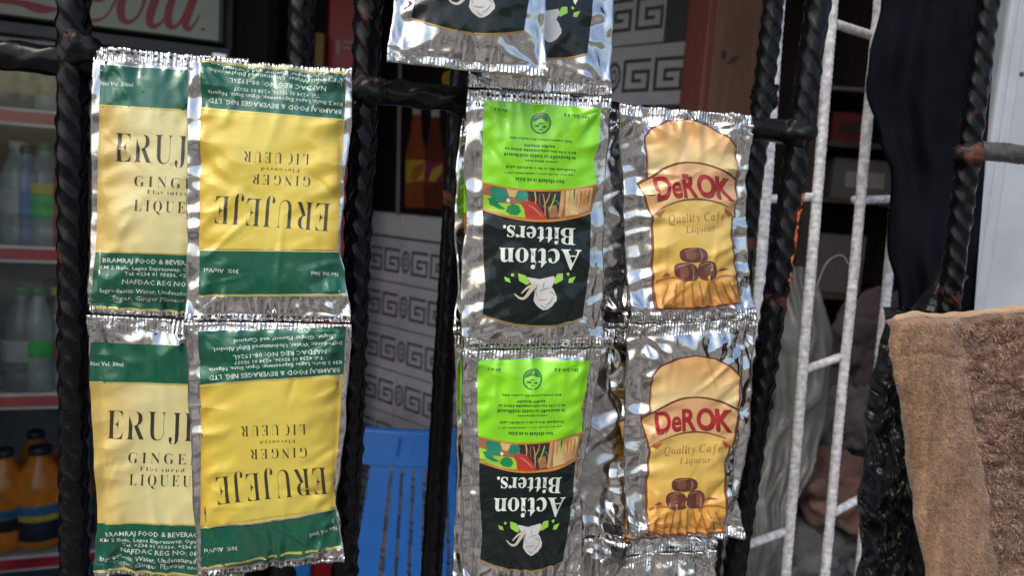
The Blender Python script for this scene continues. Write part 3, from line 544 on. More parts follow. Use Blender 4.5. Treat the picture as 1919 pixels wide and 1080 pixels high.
def bottle_print(cx, top, bot, w, m1, mlab, mlab2, lean):
    h = bot - top
    prof = [(0.0, .17), (0.07, .17), (0.08, .2), (0.30, .32), (0.45, .5), (0.97, .5), (1.0, .44)]
    X = lambda t: cx - lean * t
    lp = [(X(t) - w * r, top + h * t) for t, r in prof] + [(X(t) + w * r, top + h * t) for t, r in reversed(prof)]
    flat_poly('printed_bottle', [lp], Wf(0.0068), m1, poster)
    flat_poly('printed_cap', [[(X(0) - w * .19, top), (X(0) + w * .19, top), (X(.08) + w * .21, top + .085 * h), (X(.08) - w * .21, top + .085 * h)]], Wf(0.0074), M_pcap, poster)
    y0, y1 = top + h * .53, top + h * .76
    flat_poly('printed_label', [[(X(.53) - w * .49, y0), (X(.53) + w * .49, y0), (X(.76) + w * .49, y1 - 6), (X(.76) - w * .49, y1)]], Wf(0.0074), mlab, poster)
    flat_poly('printed_lemon', [[(X(.6) - w * .3, y1 - 8), (X(.6) - w * .1, y0 + 14), (X(.6) + w * .42, y0 + 4), (X(.6) + w * .4, y0 + 18), (X(.6) + w * .05, y1 - 4)]], Wf(0.0078), mlab2, poster)
bottle_print(781, 199, 389, 37, M_pglass1, M_pyel, plain('poster orange print', (0.40, 0.14, 0.03), 0.35), 4)
bottle_print(816, 203, 391, 37, M_pglass2, M_pmag, M_pyel, 4)
lem = [(846 + 17 * math.cos(a) + 4 * math.sin(a), 152 + 20 * math.sin(a)) for a in [2 * math.pi * i / 20 for i in range(20)]]
flat_poly('printed_lemon', [lem], Wf(0.0070), M_pyel, poster)
flat_poly('printed_rule', [[(748, 0), (755, 0), (748, 404), (742, 403)]], Wf(0.0070), M_pgrey, poster)

# ------------------------------------------------------------------ blue plastic chair
M_blue = plain('blue moulded plastic', (0.02, 0.18, 0.58), 0.38, var=0.08, scale=20, bump=0.05, bscale=400)
cp = at(770, 812, 1.36)
chair = empty('plastic_chair', (cp.x, cp.y, 0.1), 'blue moulded plastic chair with slatted back against the tiled wall', 'chair', rotz=math.radians(7))
ch = cp.z - 0.1           # height of the back's top above the floor
def arcx(t, w):           # curved back: x across, y depth
    return (w * t, 0.055 * t * t)
def back_panel(name, t0, t1, za, zb, th, w0, w1, n=8, mat=M_blue, lean=0.16):
    """curved upright piece between two heights; t across -1..1"""
    vs, fs = [], []
    rows = [za, za + (zb - za) * .25, za + (zb - za) * .5, za + (zb - za) * .75, zb]
    for d in (0, th):
        for z in rows:
            f = (z - za) / (zb - za) if zb != za else 0
            for i in range(n + 1):
                t = t0 + (t1 - t0) * i / n
                w = w0 + (w1 - w0) * f
                x, y = arcx(t, w)
                vs.append((x, -y * -1 + d + (ch - z) * -lean * 1.0, z))
    W = n + 1
    N = W * len(rows)
    for r in range(len(rows) - 1):
        for i in range(n):
            a = r * W + i
            fs += [(a, a + 1, a + W + 1, a + W), (N + a + 1, N + a, N + a + W, N + a + W + 1)]
    for i in range(n):
        fs += [(i + 1, i, N + i, N + i + 1)]
        a = (len(rows) - 1) * W + i
        fs += [(a, a + 1, N + a + 1, N + a)]
    for r in range(len(rows) - 1):
        a = r * W
        fs += [(a, a + W, N + a + W, N + a)]
        a = r * W + n
        fs += [(a + W, a, N + a, N + a + W)]
    return mesh(name, vs, fs, mat, chair, smooth=False)
back_panel('top_rail', -1, 1, ch - 0.062, ch - 0.006, 0.018, 0.205, 0.20, 12)
tube('rail_lip', [(0.20 * t, 0.055 * t * t + 0.009 + 0.001, ch - 0.006) for t in [-1 + i / 8 for i in range(17)]], 0.0105, M_blue, chair, 10)
tube('rail_rib', [(-0.022, 0.0 + (0.062 - z) * -0.16 - 0.001, ch - z) for z in (0.062, 0.03, 0.008)], 0.0028, M_blue, chair, 8)
back_panel('slat', -0.34, -0.17, 0.44, ch - 0.063, 0.014, 0.27, 0.205, 3)
for k in range(6):
    t = -0.105 + k * 0.098
    back_panel('slat', t - 0.036, t + 0.036, 0.44, ch - 0.063, 0.012, 0.25, 0.205, 2)
for t in (-0.93, 0.93):
    back_panel('back_post', t - 0.07, t + 0.07, 0.40, ch - 0.063, 0.020, 0.20, 0.205, 2)
yb = -(ch - 0.42) * 0.16
b = box_bm(-0.21, 0.21, yb - 0.36, yb + 0.01, 0.415, 0.438, 0.006)
from_bm('seat', b, M_blue, chair)
for sx in (-1, 1):
    for yy, oy in ((yb - 0.34, -0.03), (yb - 0.01, 0.05)):
        tube('leg', [(sx * 0.235, yy + oy, 0.0), (sx * 0.205, yy, 0.416)], [0.018, 0.026], M_blue, chair, 10)
    tube('armrest', [(sx * 0.19, yb + 0.045, 0.60), (sx * 0.235, yb - 0.08, 0.625), (sx * 0.24, yb - 0.25, 0.62), (sx * 0.225, yb - 0.335, 0.58), (sx * 0.208, yb - 0.345, 0.44)], [0.016, 0.02, 0.02, 0.019, 0.018], M_blue, chair, 10)

# ------------------------------------------------------------------ drinks cooler at the left
M_black = plain('black cooler plastic', (0.012, 0.012, 0.014), 0.35)
M_sign = plain('backlit pale sign face', (0.30, 0.325, 0.26), 0.4, var=0.06, scale=8, emit=0.03)
M_signred = plain('red sign script', (0.30, 0.008, 0.013), 0.4)
M_liner = plain('cooler liner', (0.24, 0.25, 0.25), 0.5)
M_shelf = plain('white wire shelf', (0.50, 0.50, 0.49), 0.4)
M_strip = plain('red shelf edge strip', (0.50, 0.030, 0.042), 0.35, var=0.35, scale=18)
M_stripw = plain('pale shelf edge', (0.72, 0.69, 0.68), 0.4)
def glass_mat(name, tint=(0.95, 0.97, 0.96), rough=0.03):
    t = NT(name)
    t.t.nodes.remove(t.b)
    tr = t.n('ShaderNodeBsdfTransparent'); tr.inputs['Color'].default_value = (*tint, 1)
    gl = t.n('ShaderNodeBsdfGlossy'); gl.inputs['Roughness'].default_value = rough
    lw = t.n('ShaderNodeFresnel'); lw.inputs['IOR'].default_value = 1.45
    mx = t.n('ShaderNodeMixShader')
    t.l(lw.outputs[0], mx.inputs[0]); t.l(tr.outputs[0], mx.inputs[1]); t.l(gl.outputs[0], mx.inputs[2])
    t.l(mx.outputs[0], t.out.inputs['Surface'])
    return t.m
M_pane = glass_mat('cooler door glass')
CA = math.radians(20)
CE = Vector((math.cos(CA), math.sin(CA), 0))
CN = Vector((math.sin(CA), -math.cos(CA), 0))
CO = at(60, 475, 1.25)
def cpx(x, y, off=0.0):
    return onplane(x, y, CO + CN * off, CN)
def cs(x, y):
    return (cpx(x, y) - CO).dot(CE)
cool = empty('drinks_cooler', (CO.x, CO.y, 0.1), 'glass-front drinks cooler with red script sign and red shelf strips', 'cooler', rotz=CA)
S_R, S_L = cs(436, 60), cs(-330, 400)
zs = cpx(285, 71).z - 0.1
ztop = 1.93
# local: x along the front, y inwards
box('back_panel', S_L, S_R, 0.50, 0.53, 0.0, ztop, M_liner, cool)
for a, b2 in ((S_L, S_L + 0.03), (S_R - 0.035, S_R)):
    box('side_panel', a, b2, 0.03, 0.499, 0.0, ztop, M_black, cool, 0.002)
box('top_panel', S_L + 0.031, S_R - 0.036, 0.03, 0.499, ztop - 0.03, ztop, M_black, cool)
box('base', S_L + 0.031, S_R - 0.036, 0.01, 0.499, 0.0, 0.12, M_black, cool)
hd = box('sign_box', S_L + 0.005, S_R - 0.012, -0.03, 0.029, zs, ztop - 0.002, M_black, cool, 0.004)
box('sign_face', S_L + 0.03, S_R - 0.022, -0.033, -0.0302, zs + 0.004, ztop - 0.03, M_sign, hd)
fr = box('door_frame', S_R - 0.034, S_R - 0.002, -0.012, 0.029, 0.13, zs - 0.024, M_black, cool, 0.003)
box('door_frame', S_L + 0.002, S_L + 0.034, -0.012, 0.029, 0.13, zs - 0.024, M_black, cool, 0.003)
box('door_frame', S_L + 0.002, S_R - 0.002, -0.012, 0.029, zs - 0.0235, zs - 0.002, M_black, cool, 0.002)
M_chrome = plain('chrome trim', (0.7, 0.7, 0.7), 0.2, metal=1.0)
box('corner_trim', S_R - 0.034, S_R - 0.006, -0.020, -0.0125, zs - 0.034, zs - 0.012, M_chrome, cool, 0.003)
box('door_glass', S_L + 0.036, S_R - 0.036, 0.000, 0.005, 0.135, zs - 0.026, M_pane, cool)
SHELF_Z = []
for y in (217, 480, 762, 1072):
    z = cpx(60, y).z - 0.1
    SHELF_Z.append(z)
    sh = box('shelf', S_L + 0.035, S_R - 0.04, 0.046, 0.47, z - 0.004, z + 0.006, M_shelf, cool)
    box('shelf_edge', S_L + 0.035, S_R - 0.04, 0.036, 0.0455, z - 0.016, z + 0.013, M_stripw, sh, 0.001)
    box('price_strip', S_L + 0.036, S_R - 0.041, 0.0335, 0.0357, z - 0.0105, z + 0.0085, M_strip, sh)

# red script on the sign: variable-width pen strokes
def stroke(pts, n=7):
    """pts: (x, y, width) -> closed outline in photo points, Catmull-Rom smoothed"""
    P = [Vector(p) for p in pts]
    out = []
    for i in range(len(P) - 1):
        p0, p1, p2, p3 = P[max(i - 1, 0)], P[i], P[i + 1], P[min(i + 2, len(P) - 1)]
        for k in range(n):
            t = k / n
            out.append(0.5 * ((2 * p1) + (p2 - p0) * t + (2 * p0 - 5 * p1 + 4 * p2 - p3) * t * t + (3 * p1 - p0 - 3 * p2 + p3) * t ** 3))
    out.append(P[-1])
    L, R = [], []
    for i, p in enumerate(out):
        d = out[min(i + 1, len(out) - 1)] - out[max(i - 1, 0)]
        d = Vector((d.x, d.y)); d.normalize()
        nrm = Vector((-d.y, d.x)) * max(0.3, p.z) / 2
        L.append((p.x + nrm.x, p.y + nrm.y)); R.append((p.x - nrm.x, p.y - nrm.y))
    return L + R[::-1]
def strip_mesh(name, strokes, fn, mat, parent, kind=None, inv=None):
    vs, fs = [], []
    lift = 0
    for pts in strokes:
        o = stroke(pts)
        m = len(o) // 2
        k = len(vs)
        vs.extend([fn(x, y, lift) for x, y in o])
        for i in range(m - 1):
            fs.append((k + i, k + i + 1, k + 2 * m - 2 - i, k + 2 * m - 1 - i))
        lift += 0.00025
    iv = inv if inv is not None else parent.matrix_basis.inverted()
    return mesh(name, [iv @ v for v in vs], fs, mat, parent, smooth=False, kind=kind)
cool_inv = (Matrix.Translation(cool.location) @ Matrix.Rotation(CA, 4, 'Z')).inverted()
sg = [
    [(-60, -14, 10), (-5, -1, 10), (40, 5, 12), (72, 15, 18), (98, 17, 10), (112, 15, 3)],
    [(160, -20, 14), (176, -4, 12), (190, -2, 8), (206, -12, 4)],
    [(168, 38, 5), (180, 37, 6), (196, 31, 4), (210, 12, 4), (222, -12, 5)],
    [(246, -36, 10), (232, -10, 15), (226, 14, 16), (229, 34, 14), (241, 41, 8), (256, 32, 5), (266, 14, 5), (272, -8, 7), (266, -34, 7)],
    [(322, -90, 10), (305, -40, 15), (290, 0, 16), (281, 28, 16), (282, 46, 12), (294, 47, 7), (308, 34, 4), (318, 16, 4)],
    [(352, -22, 8), (336, -18, 8), (322, 0, 13), (315, 26, 15), (317, 46, 13), (327, 50, 7), (340, 36, 5), (352, 10, 5)],
    [(372, -28, 14), (362, -2, 15), (352, 24, 15), (347, 44, 13), (353, 54, 8), (364, 44, 4), (374, 28, 3)],
    [(376, 56, 2), (380, 54, 5), (384, 56, 2)],
]
strip_mesh('lettering', sg, lambda x, y, l: cpx(x, y, 0.0336 + l), M_signred, hd, inv=cool_inv)

# bottles in the cooler
M_clear = plain('clear drink bottle', (0.27, 0.32, 0.29), 0.15, var=0.2, scale=30)
M_blueb = plain('bluish bottle', (0.20, 0.25, 0.36), 0.15, var=0.3, scale=30)
M_greenp = plain('green label film', (0.02, 0.45, 0.07), 0.3, var=0.25, scale=40)
M_yelp = plain('yellow label film', (0.60, 0.50, 0.05), 0.3, var=0.2, scale=40)
M_greenc = plain('green bottle cap', (0.01, 0.16, 0.05), 0.35)
M_orange = plain('orange soda', (0.75, 0.24, 0.03), 0.2, var=0.25, scale=30)
M_redor = plain('red orange soda', (0.34, 0.075, 0.03), 0.2, var=0.2, scale=30)
M_dkglass = plain('dark bottle glass', (0.03, 0.03, 0.022), 0.12)
M_gold = plain('gold label', (0.42, 0.29, 0.07), 0.35, var=0.3, scale=60)
M_bluel = plain('blue label film', (0.05, 0.17, 0.32), 0.3, var=0.3, scale=40)
M_grey = plain('drink greyed by painted haze', (0.14, 0.155, 0.15), 0.25, var=0.2, scale=30)  # haze of the door glass painted into the drink as grey
M_white = plain('white label', (0.36, 0.37, 0.36), 0.4, var=0.1)
M_navy = plain('navy cap', (0.02, 0.025, 0.05), 0.4)
def bottle(x, y_px, shelf, h, r, body, cap, labels, label, back=0.0, cat='bottle', grp='bottles in the drinks cooler', neck=0.4):
    s = cs(x, y_px)
    base = CO + CE * s - CN * (0.062 + r + back)
    z = 0.1 + SHELF_Z[shelf] + 0.0065
    o = empty('drink_bottle', (base.x, base.y, z), label, cat, grp)
    nr = r * neck
    prof = [(r * .8, 0), (r, h * .03), (r, h * .18), (r * .96, h * .2), (r, h * .22), (r, h * .60), (r * .94, h * .68), (r * .72, h * .79), (nr * 1.1, h * .88), (nr, h * .92), (nr, h * .955)]
    lathe('body', prof, body, o)
    lathe('cap', [(nr * 1.16, h * .925 + .03 * h * 0), (nr * 1.2, h * .93), (nr * 1.2, h * .99), (nr * 1.05, h)], cap, o, loc=(0, 0, 0.0008))
    for f0, f1, m in labels:
        lathe('label', [(r * 1.012, h * f0), (r * 1.018, h * (f0 + .01)), (r * 1.018, h * (f1 - .01)), (r * 1.012, h * f1)], m, o)
    return o
# second row
bottle(6, 400, 1, 0.185, 0.030, M_clear, M_white, [(.32, .55, M_white)], 'clear bottle at the far left end of the cooler row with the green-labelled one')
bottle(24, 400, 1, 0.178, 0.025, M_blueb, M_navy, [(.30, .56, M_bluel)], 'slim bluish bottle just left of the green-labelled one in the cooler')
bottle(59, 400, 1, 0.186, 0.034, M_clear, M_greenc, [(.30, .52, M_greenp), (.52, .62, M_yelp)], 'clear bottle with green and yellow label and green cap in the cooler')
bottle(101, 400, 1, 0.180, 0.029, M_redor, M_greenc, [], 'red-orange soda bottle right of the green-labelled one in the cooler')
for x, m, c, l in ((-10, M_greenp, M_greenc, 'green bottle deep in the cooler behind the clear one at far left'), (40, M_clear, M_navy, 'clear bottle deep in the cooler behind the slim bluish one'), (82, M_redor, M_navy, 'red-orange bottle deep in the cooler behind the green-labelled one')):
    bottle(x, 400, 1, 0.186, 0.030, m, c, [(.32, .55, M_white)] if m is M_clear else [], l, back=0.09)
for x, m, l in ((45, M_dkglass, 'dark bottle deep in the cooler on the third shelf'), (110, M_grey, 'grey bottle deep in the cooler on the third shelf near the bar')):
    bottle(x, 660, 2, 0.19, 0.031, m, M_navy, [], l, back=0.10)
for x, m, l in ((12, M_orange, 'orange soda bottle deep on the cooler bottom shelf, left'), (84, M_orange, 'orange soda bottle deep on the cooler bottom shelf, right')):
    bottle(x, 960, 3, 0.19, 0.033, m, M_navy, [(.36, .46, M_bluel)], l, back=0.10)
for x, m, c, l in ((44, M_greenp, M_greenc, 'green bottle squeezed left of the green-labelled clear one, cooler second shelf'), (80, M_clear, M_greenc, 'narrow clear bottle squeezed right of the green-labelled one, cooler second shelf')):
    bottle(x, 400, 1, 0.17, 0.018, m, c, [], l, back=0.03)
bottle(48, 660, 2, 0.19, 0.026, M_clear, M_greenc, [(.34, .5, M_greenp)], 'clear bottle with green band between two grey ones on the cooler third shelf', back=0.0)
bottle(112, 660, 2, 0.19, 0.027, M_clear, M_white, [(.3, .5, M_redor)], 'clear bottle with red label on the cooler third shelf at the bar', back=0.0)
# first row
for x, m, l in ((-20, M_dkglass, 'dark bottle with gold label, leftmost on the cooler top shelf'), (22, M_dkglass, 'dark bottle with gold label, second on the cooler top shelf'), (66, M_clear, 'pale bottle on the cooler top shelf beside two dark gold ones'), (112, M_dkglass, 'dark bottle on the cooler top shelf half behind the thick black bar')):
    bottle(x, 160, 0, 0.205, 0.027, m, M_gold, [(.16, .36, M_gold)], l)
for x, m, l in ((210, M_dkglass, 'dark bottle on the cooler top shelf under the sign'), (330, M_clear, 'clear bottle on the cooler top shelf under the sign, farthest right')):
    bottle(x, 180, 0, 0.205, 0.027, m, M_navy, [], l)
# third row
bottle(14, 660, 2, 0.19, 0.034, M_grey, M_greenc, [(.3, .5, M_white)], 'bottle greyed by painted glass haze on the cooler third shelf')
bottle(82, 660, 2, 0.185, 0.029, M_grey, M_yelp, [(.34, .46, M_greenp), (.46, .56, M_pmag), (.56, .74, M_yelp)], 'grey bottle with yellow and green label on the cooler third shelf', back=0.03)
# bottom row
bottle(-22, 960, 3, 0.19, 0.033, M_orange, M_navy, [(.22, .34, M_dkglass), (.34, .44, M_bluel)], 'orange soda bottle at the left edge of the cooler bottom shelf')
bottle(47, 960, 3, 0.19, 0.041, M_orange, M_navy, [(.10, .30, M_navy), (.30, .36, M_yelp), (.36, .46, M_bluel)], 'wide orange soda bottle with blue and navy label on the bottom shelf')
bottle(118, 960, 3, 0.19, 0.033, M_orange, M_navy, [(.10, .30, M_navy), (.36, .46, M_bluel)], 'orange soda bottle half behind the thick black bar on the bottom shelf')

# ------------------------------------------------------------------ things between cooler and tiled wall
M_pil = plain('grey painted pilaster', (0.11, 0.10, 0.095), 0.7)
pq = at(482, 60, 1.75)
pilo = box('pilaster', -0.036, 0.036, -0.04, 0.04, 0.0, 2.49, M_pil, None, 0.004)
pilo.location = (pq.x, pq.y, 0.1)
tag(pilo, 'narrow grey painted pillar standing right of the drinks cooler', 'pillar')
M_redp = plain('red painted cabinet', (0.42, 0.016, 0.022), 0.4)
rq = at(648, 60, 1.55)
cab = empty('red_cabinet', (rq.x, rq.y, 0.1), 'dark red cabinet with faint white marks, behind the twisted bars', 'cabinet')
b = box_bm(-0.040, 0.036, 0.0, 0.10, 0.0, 2.0, 0.006)
from_bm('body', b, M_redp, cab)
zr = at(640, 85, 1.55).z - 0.1
M_faint = plain('faint white lettering', (0.42, 0.30, 0.30), 0.5)
for i, (x0, x1, dz0, dz1) in enumerate(((-0.019, -0.010, -0.018, 0.012), (-0.004, 0.020, 0.006, 0.012), (-0.004, 0.018, -0.006, -0.001))):
    box('lettering', x0, x1, -0.0012, -0.0002, zr + dz0, zr + dz1, M_faint, cab)
M_batten = wood('pale wood batten', (0.22, 0.12, 0.035), (0.36, 0.21, 0.08))
bq = at(601, 62, 1.52)
bt = box('wooden_batten', -0.009, 0.009, -0.008, 0.008, 0.0, bq.z - 0.1, M_batten, None, 0.002)
bt.location = (bq.x, bq.y, 0.1)
tag(bt, 'short yellowish wooden batten standing beside the red cabinet', 'batten')

# ------------------------------------------------------------------ right interior: post, partition, blocks, shelf
wq = at(1362, 100, 0.98)
post = empty('wooden_post', (wq.x, wq.y, 0.1), 'brown wooden post with red edge beside the patterned tiles', 'post', rotz=math.radians(24))
box('plank', -0.040, 0.044, -0.022, 0.022, 0.0, 2.49, M_wood, post, 0.002)
box('red_edge', -0.052, -0.0405, -0.0235, 0.0235, 0.0, 2.49, M_woodred, post, 0.002)
def knot(px, py, rx, rz, rot):
    q = onplane(px, py, Vector((wq.x, wq.y, 0)) - Vector((-math.sin(math.radians(24)), math.cos(math.radians(24)), 0)) * 0.0226, Vector((math.sin(math.radians(24)), -math.cos(math.radians(24)), 0)))
    l = Matrix.Rotation(-math.radians(24), 3, 'Z') @ (q - Vector((wq.x, wq.y, 0.1)))
    vs = [(l.x + rx * math.cos(a) * math.cos(rot) - rz * math.sin(a) * math.sin(rot), -0.0226, l.z + rx * math.cos(a) * math.sin(rot) + rz * math.sin(a) * math.cos(rot)) for a in [2 * math.pi * i / 14 for i in range(14)]]
    mesh('knot', vs, [tuple(range(14))], M_darkwood, post, smooth=False)
knot(1357, 102, 0.004, 0.006, 0)
knot(1374, 112, 0.012, 0.003, 0.6)

M_maroon = plain('maroon painted board', (0.050, 0.024, 0.024), 0.6, var=0.2)
part_q = at(1540, 60, 1.42)
sb = box('wall_partition', -0.20, 0.75, 0.0, 0.05, 0.0, 2.5, M_maroon)
sb.location = (part_q.x, part_q.y, 0.1)
structure(sb)
M_block = plain('grey cement block', (0.33, 0.31, 0.29), 0.85, var=0.15, scale=20, bump=0.5, bscale=200)
bw = at(1475, 105, 1.30)
pier = empty('block_wall', (bw.x, bw.y, 0.1), 'low wall of grey cement blocks seen past the black twisted bars', 'wall')
ztopb = bw.z - 0.1
row = 0
z = ztopb
while z > 0.5:
    off = -0.06 if row % 2 else 0.0
    for k in range(3):
        x0 = -0.13 + off + k * 0.105
        x1 = min(x0 + 0.102, 0.07)
        x0 = max(x0, -0.15)
        if x1 - x0 > 0.012:
            box('block', x0, x1, rnd.uniform(-.0015, .0015), 0.08, z - 0.057, z, M_block, pier, 0.003)
    z -= 0.060
    row += 1
box('mortar', -0.148, 0.068, 0.006, 0.078, 0.0, ztopb - 0.003, M_grout, pier)

shq = at(1630, 300, 1.12)
sh = empty('shelf_unit', (shq.x, shq.y, 0.1), 'dark wooden shelf unit in the dim corner behind the white gate', 'shelf')
for x in (-0.085, 0.16):
    box('side_panel', x - 0.008, x + 0.008, 0, 0.22, 0, 1.9, M_darkwood, sh)
box('back_board', -0.076, 0.151, 0.212, 0.22, 0, 1.9, M_darkwood, sh)
SZ = []
for y in (167, 268, 374, 560, 800):
    z = at(1630, y, 1.12).z - 0.1
    SZ.append(z)
    s = box('shelf_board', -0.0765, 0.1515, 0.004, 0.211, z - 0.008, z, M_darkwood, sh)
    if y == 167:
        box('metal_edge', -0.0765, 0.1515, 0.0005, 0.0035, z - 0.006, z - 0.001, plain('dull metal', (0.35, 0.35, 0.33), 0.4, metal=.6), s)
M_redbox = plain('red carton', (0.14, 0.018, 0.014), 0.6)
M_greybox = plain('grey carton', (0.13, 0.125, 0.12), 0.7)
def carton(x, shelf, w, h, d, mat, lab, stripe=None):
    o = empty('carton', (shq.x + x, shq.y + 0.03, 0.1 + SZ[shelf] + 0.0005), lab, 'carton', 'cartons on the dark shelf unit')
    box('box_body', -w / 2, w / 2, 0, d, 0, h, mat, o, 0.001)
    box('lid_flap', -w / 2 - 0.001, w / 2 + 0.001, -0.0012, d * .5, h, h + 0.0015, mat, o)
    if stripe:
        box('label', -w * .3, w * .3, -0.0008, -0.0002, h * .3, h * .7, stripe, o)
carton(-0.025, 1, 0.05, 0.045, 0.1, M_redbox, 'small red carton on the dark shelf behind the white gate', M_maroon)
carton(0.01, 2, 0.10, 0.06, 0.12, M_greybox, 'grey carton on the dark shelf below the red one', M_block)
carton(-0.02, 3, 0.09, 0.09, 0.12, M_greybox, 'taller grey carton lower on the dark shelf behind the white gate')
carton(0.02, 4, 0.11, 0.10, 0.12, M_redbox, 'brownish carton on the lowest visible dark shelf', M_greybox)

# ------------------------------------------------------------------ black welded grille
def paint_rust(name, paint, rust_lo, rust_at=0.62, rough=0.32, scale=26, spec=0.2, bmp=1.0):
    t = NT(name)
    p = t.pos()
    f = t.noise(p, scale, 5, 0.65, 0.4)
    mask = t.ramp(f, [(rust_at - 0.03, (0, 0, 0)), (rust_at + 0.04, (1, 1, 1))])
    f2 = t.noise(p, 260, 3)
    rc = t.ramp(f2, [(0.3, rust_lo), (0.7, tuple(min(1, x * 2.2) for x in rust_lo))])
    pc = t.ramp(f2, [(0.3, tuple(x * .7 for x in paint)), (0.7, tuple(x * 1.4 for x in paint))])
    mx = t.n('ShaderNodeMix', data_type='RGBA')
    t.l(mask, mx.inputs['Factor']); t.l(pc, mx.inputs['A']); t.l(rc, mx.inputs['B'])
    t.l(mx.outputs['Result'], t.b.inputs['Base Color'])
    t.b.inputs['Specular IOR Level'].default_value = spec
    mr = t.n('ShaderNodeMapRange')
    mr.inputs['To Min'].default_value = rough; mr.inputs['To Max'].default_value = 0.85
    t.l(mask, mr.inputs['Value']); t.l(mr.outputs[0], t.b.inputs['Roughness'])
    n1 = t.bump(f2, 0.22 * bmp, 0.0005)
    n2 = t.bump(t.noise(p, 90, 3), 0.35 * bmp, 0.001, n1)
    t.l(n2, t.b.inputs['Normal'])
    return t.m
M_bar = paint_rust('black gloss paint over rebar', (0.004, 0.004, 0.005), (0.045, 0.014, 0.009), 0.63, 0.15, 48)
M_barc = paint_rust('black paint on cross rod', (0.006, 0.006, 0.007), (0.06, 0.016, 0.008), 0.66, 0.2)
M_barg = paint_rust('worn grey paint on cross rod', (0.07, 0.07, 0.066), (0.07, 0.05, 0.035), 0.74, 0.35)
M_orust = plain('bright orange rust', (0.42, 0.085, 0.022), 0.8, var=0.4, scale=300, bump=0.6, bscale=500)
M_whitebar = paint_rust('white paint on rod', (0.70, 0.70, 0.71), (0.16, 0.11, 0.07), 0.78, 0.4, bmp=0.3)
M_weld = paint_rust('painted weld', (0.010, 0.010, 0.012), (0.07, 0.03, 0.02), 0.58, 0.35, 70)

def rebar(name, p0, p1, r, mat, parent, spacing=0.0097, m=4, amp=0.15, n=36, step=0.0013, hand=1, power=3.2, ring=False):
    """deformed bar: helical (or annular) ribs on a round core"""
    p0, p1 = Vector(p0), Vector(p1)
    ax = p1 - p0
    L = ax.length
    ax.normalize()
    a = ax.cross(Vector((0, 1, 0)))
    if a.length < 1e-3:
        a = ax.cross(Vector((0, 0, 1)))
    a.normalize()
    b = ax.cross(a)
    k = 2 * math.pi / (m * spacing)
    N = max(2, int(L / step))
    vs, fs = [], []
    sd = rnd.uniform(0, 50)
    for j in range(N + 1):
        z = L * j / N
        c = p0 + ax * z
        wob = 0.0006 * noise.noise(Vector((z * 9, sd, 0)))
        for i in range(n):
            th = 2 * math.pi * i / n
            ph = m * (th * hand + k * z) if not ring else 2 * math.pi * z / spacing + 0.5 * math.cos(2 * th)
            rib = (0.5 + 0.5 * math.cos(ph)) ** power * (1 if ring else 0.8 + 0.9 * noise.noise(Vector((z * 45, th * 1.5, sd))))
            rr = r * (1 + amp * (rib - 0.3)) + 0.075 * r * noise.noise(Vector((math.cos(th) * 1.5, z * 130, sd + math.sin(th) * 1.5)))
            vs.append(c + a * (rr * math.cos(th) + wob) + b * (rr * math.sin(th)))
    for j in range(N):
        for i in range(n):
            i2 = (i + 1) % n
            fs.append((j * n + i, j * n + i2, (j + 1) * n + i2, (j + 1) * n + i))
    fs.append(tuple(range(n - 1, -1, -1)))
    fs.append(tuple(N * n + i for i in range(n)))
    inv = -parent.location
    return mesh(name, [v + inv for v in vs], fs, mat, parent)

def weld(pt, rx, ry, rz, parent, mat=None, seed=0):
    bm = bmesh.new()
    bmesh.ops.create_icosphere(bm, subdivisions=3, radius=1)
    for v in bm.verts:
        d = 1 + 0.45 * noise.noise(v.co * 1.9 + Vector((seed, 0, 0))) + 0.25 * noise.noise(v.co * 4 + Vector((0, seed, 0)))
        v.co = Vector((v.co.x * rx, v.co.y * ry, v.co.z * rz)) * d
    for v in bm.verts:
        v.co += pt - parent.location
    return from_bm('weld', bm, mat or M_weld, parent, smooth=True)

gb = G(670, 540)
grille = empty('security_grille', (gb.x, gb.y, 0.6), 'black painted grille of twisted iron bars with rust spots, in front', 'grille')
Z0, Z1 = 0.62, 1.95
def gvert(x, y, off=0.0, lean=0.0):
    q = G(x, y, off)
    return (Vector((q.x, q.y, Z0)) - EX * lean * (q.z - Z0), Vector((q.x, q.y, Z1)) + EX * lean * (Z1 - q.z))
bars = [(139, 0.0058, 0.0, 0.0, 1), (668, 0.0058, 0.0, 0.0, 1), (1455, 0.0058, 0.0, 0.035, 1), (1781, 0.0058, 0.0, -0.02, 1)]
for x, r, off, lean, hand in bars:
    a, b2 = gvert(x, 540, off, lean)
    rebar('upright_bar', a, b2, r, M_bar, grille, hand=hand)
ZC = 1.2905
qa, qb = G(-220, 70, -0.001), G(2150, 322, -0.001)
qc3 = G(1440, 245, 0.0)
q3, q4 = G(1493, 246, -0.001), G(1815, 288, -0.001)
rebar('cross_bar', Vector((qa.x, qa.y, ZC)), Vector((q3.x, q3.y, ZC)), 0.0056, M_barc, grille, spacing=0.016, m=3, amp=0.12)
rebar('cross_bar', Vector((q4.x, q4.y, ZC)), Vector((qb.x, qb.y, ZC)), 0.0050, M_barg, grille, spacing=0.004, ring=True, amp=0.05)
for zz in (0.70, 1.86):
    rebar('cross_bar', Vector((qa.x, qa.y, zz)), Vector((qb.x, qb.y, zz)), 0.0060, M_barc, grille, spacing=0.013, m=3, amp=0.10, step=0.003, n=16)
for i, (x, y) in enumerate(((152, 88), (690, 168), (1494, 246), (1816, 288))):
    q = G(x, y, 0.004)
    weld(q, 0.0072, 0.0062, 0.0064, grille, seed=i * 3.1 + 1)
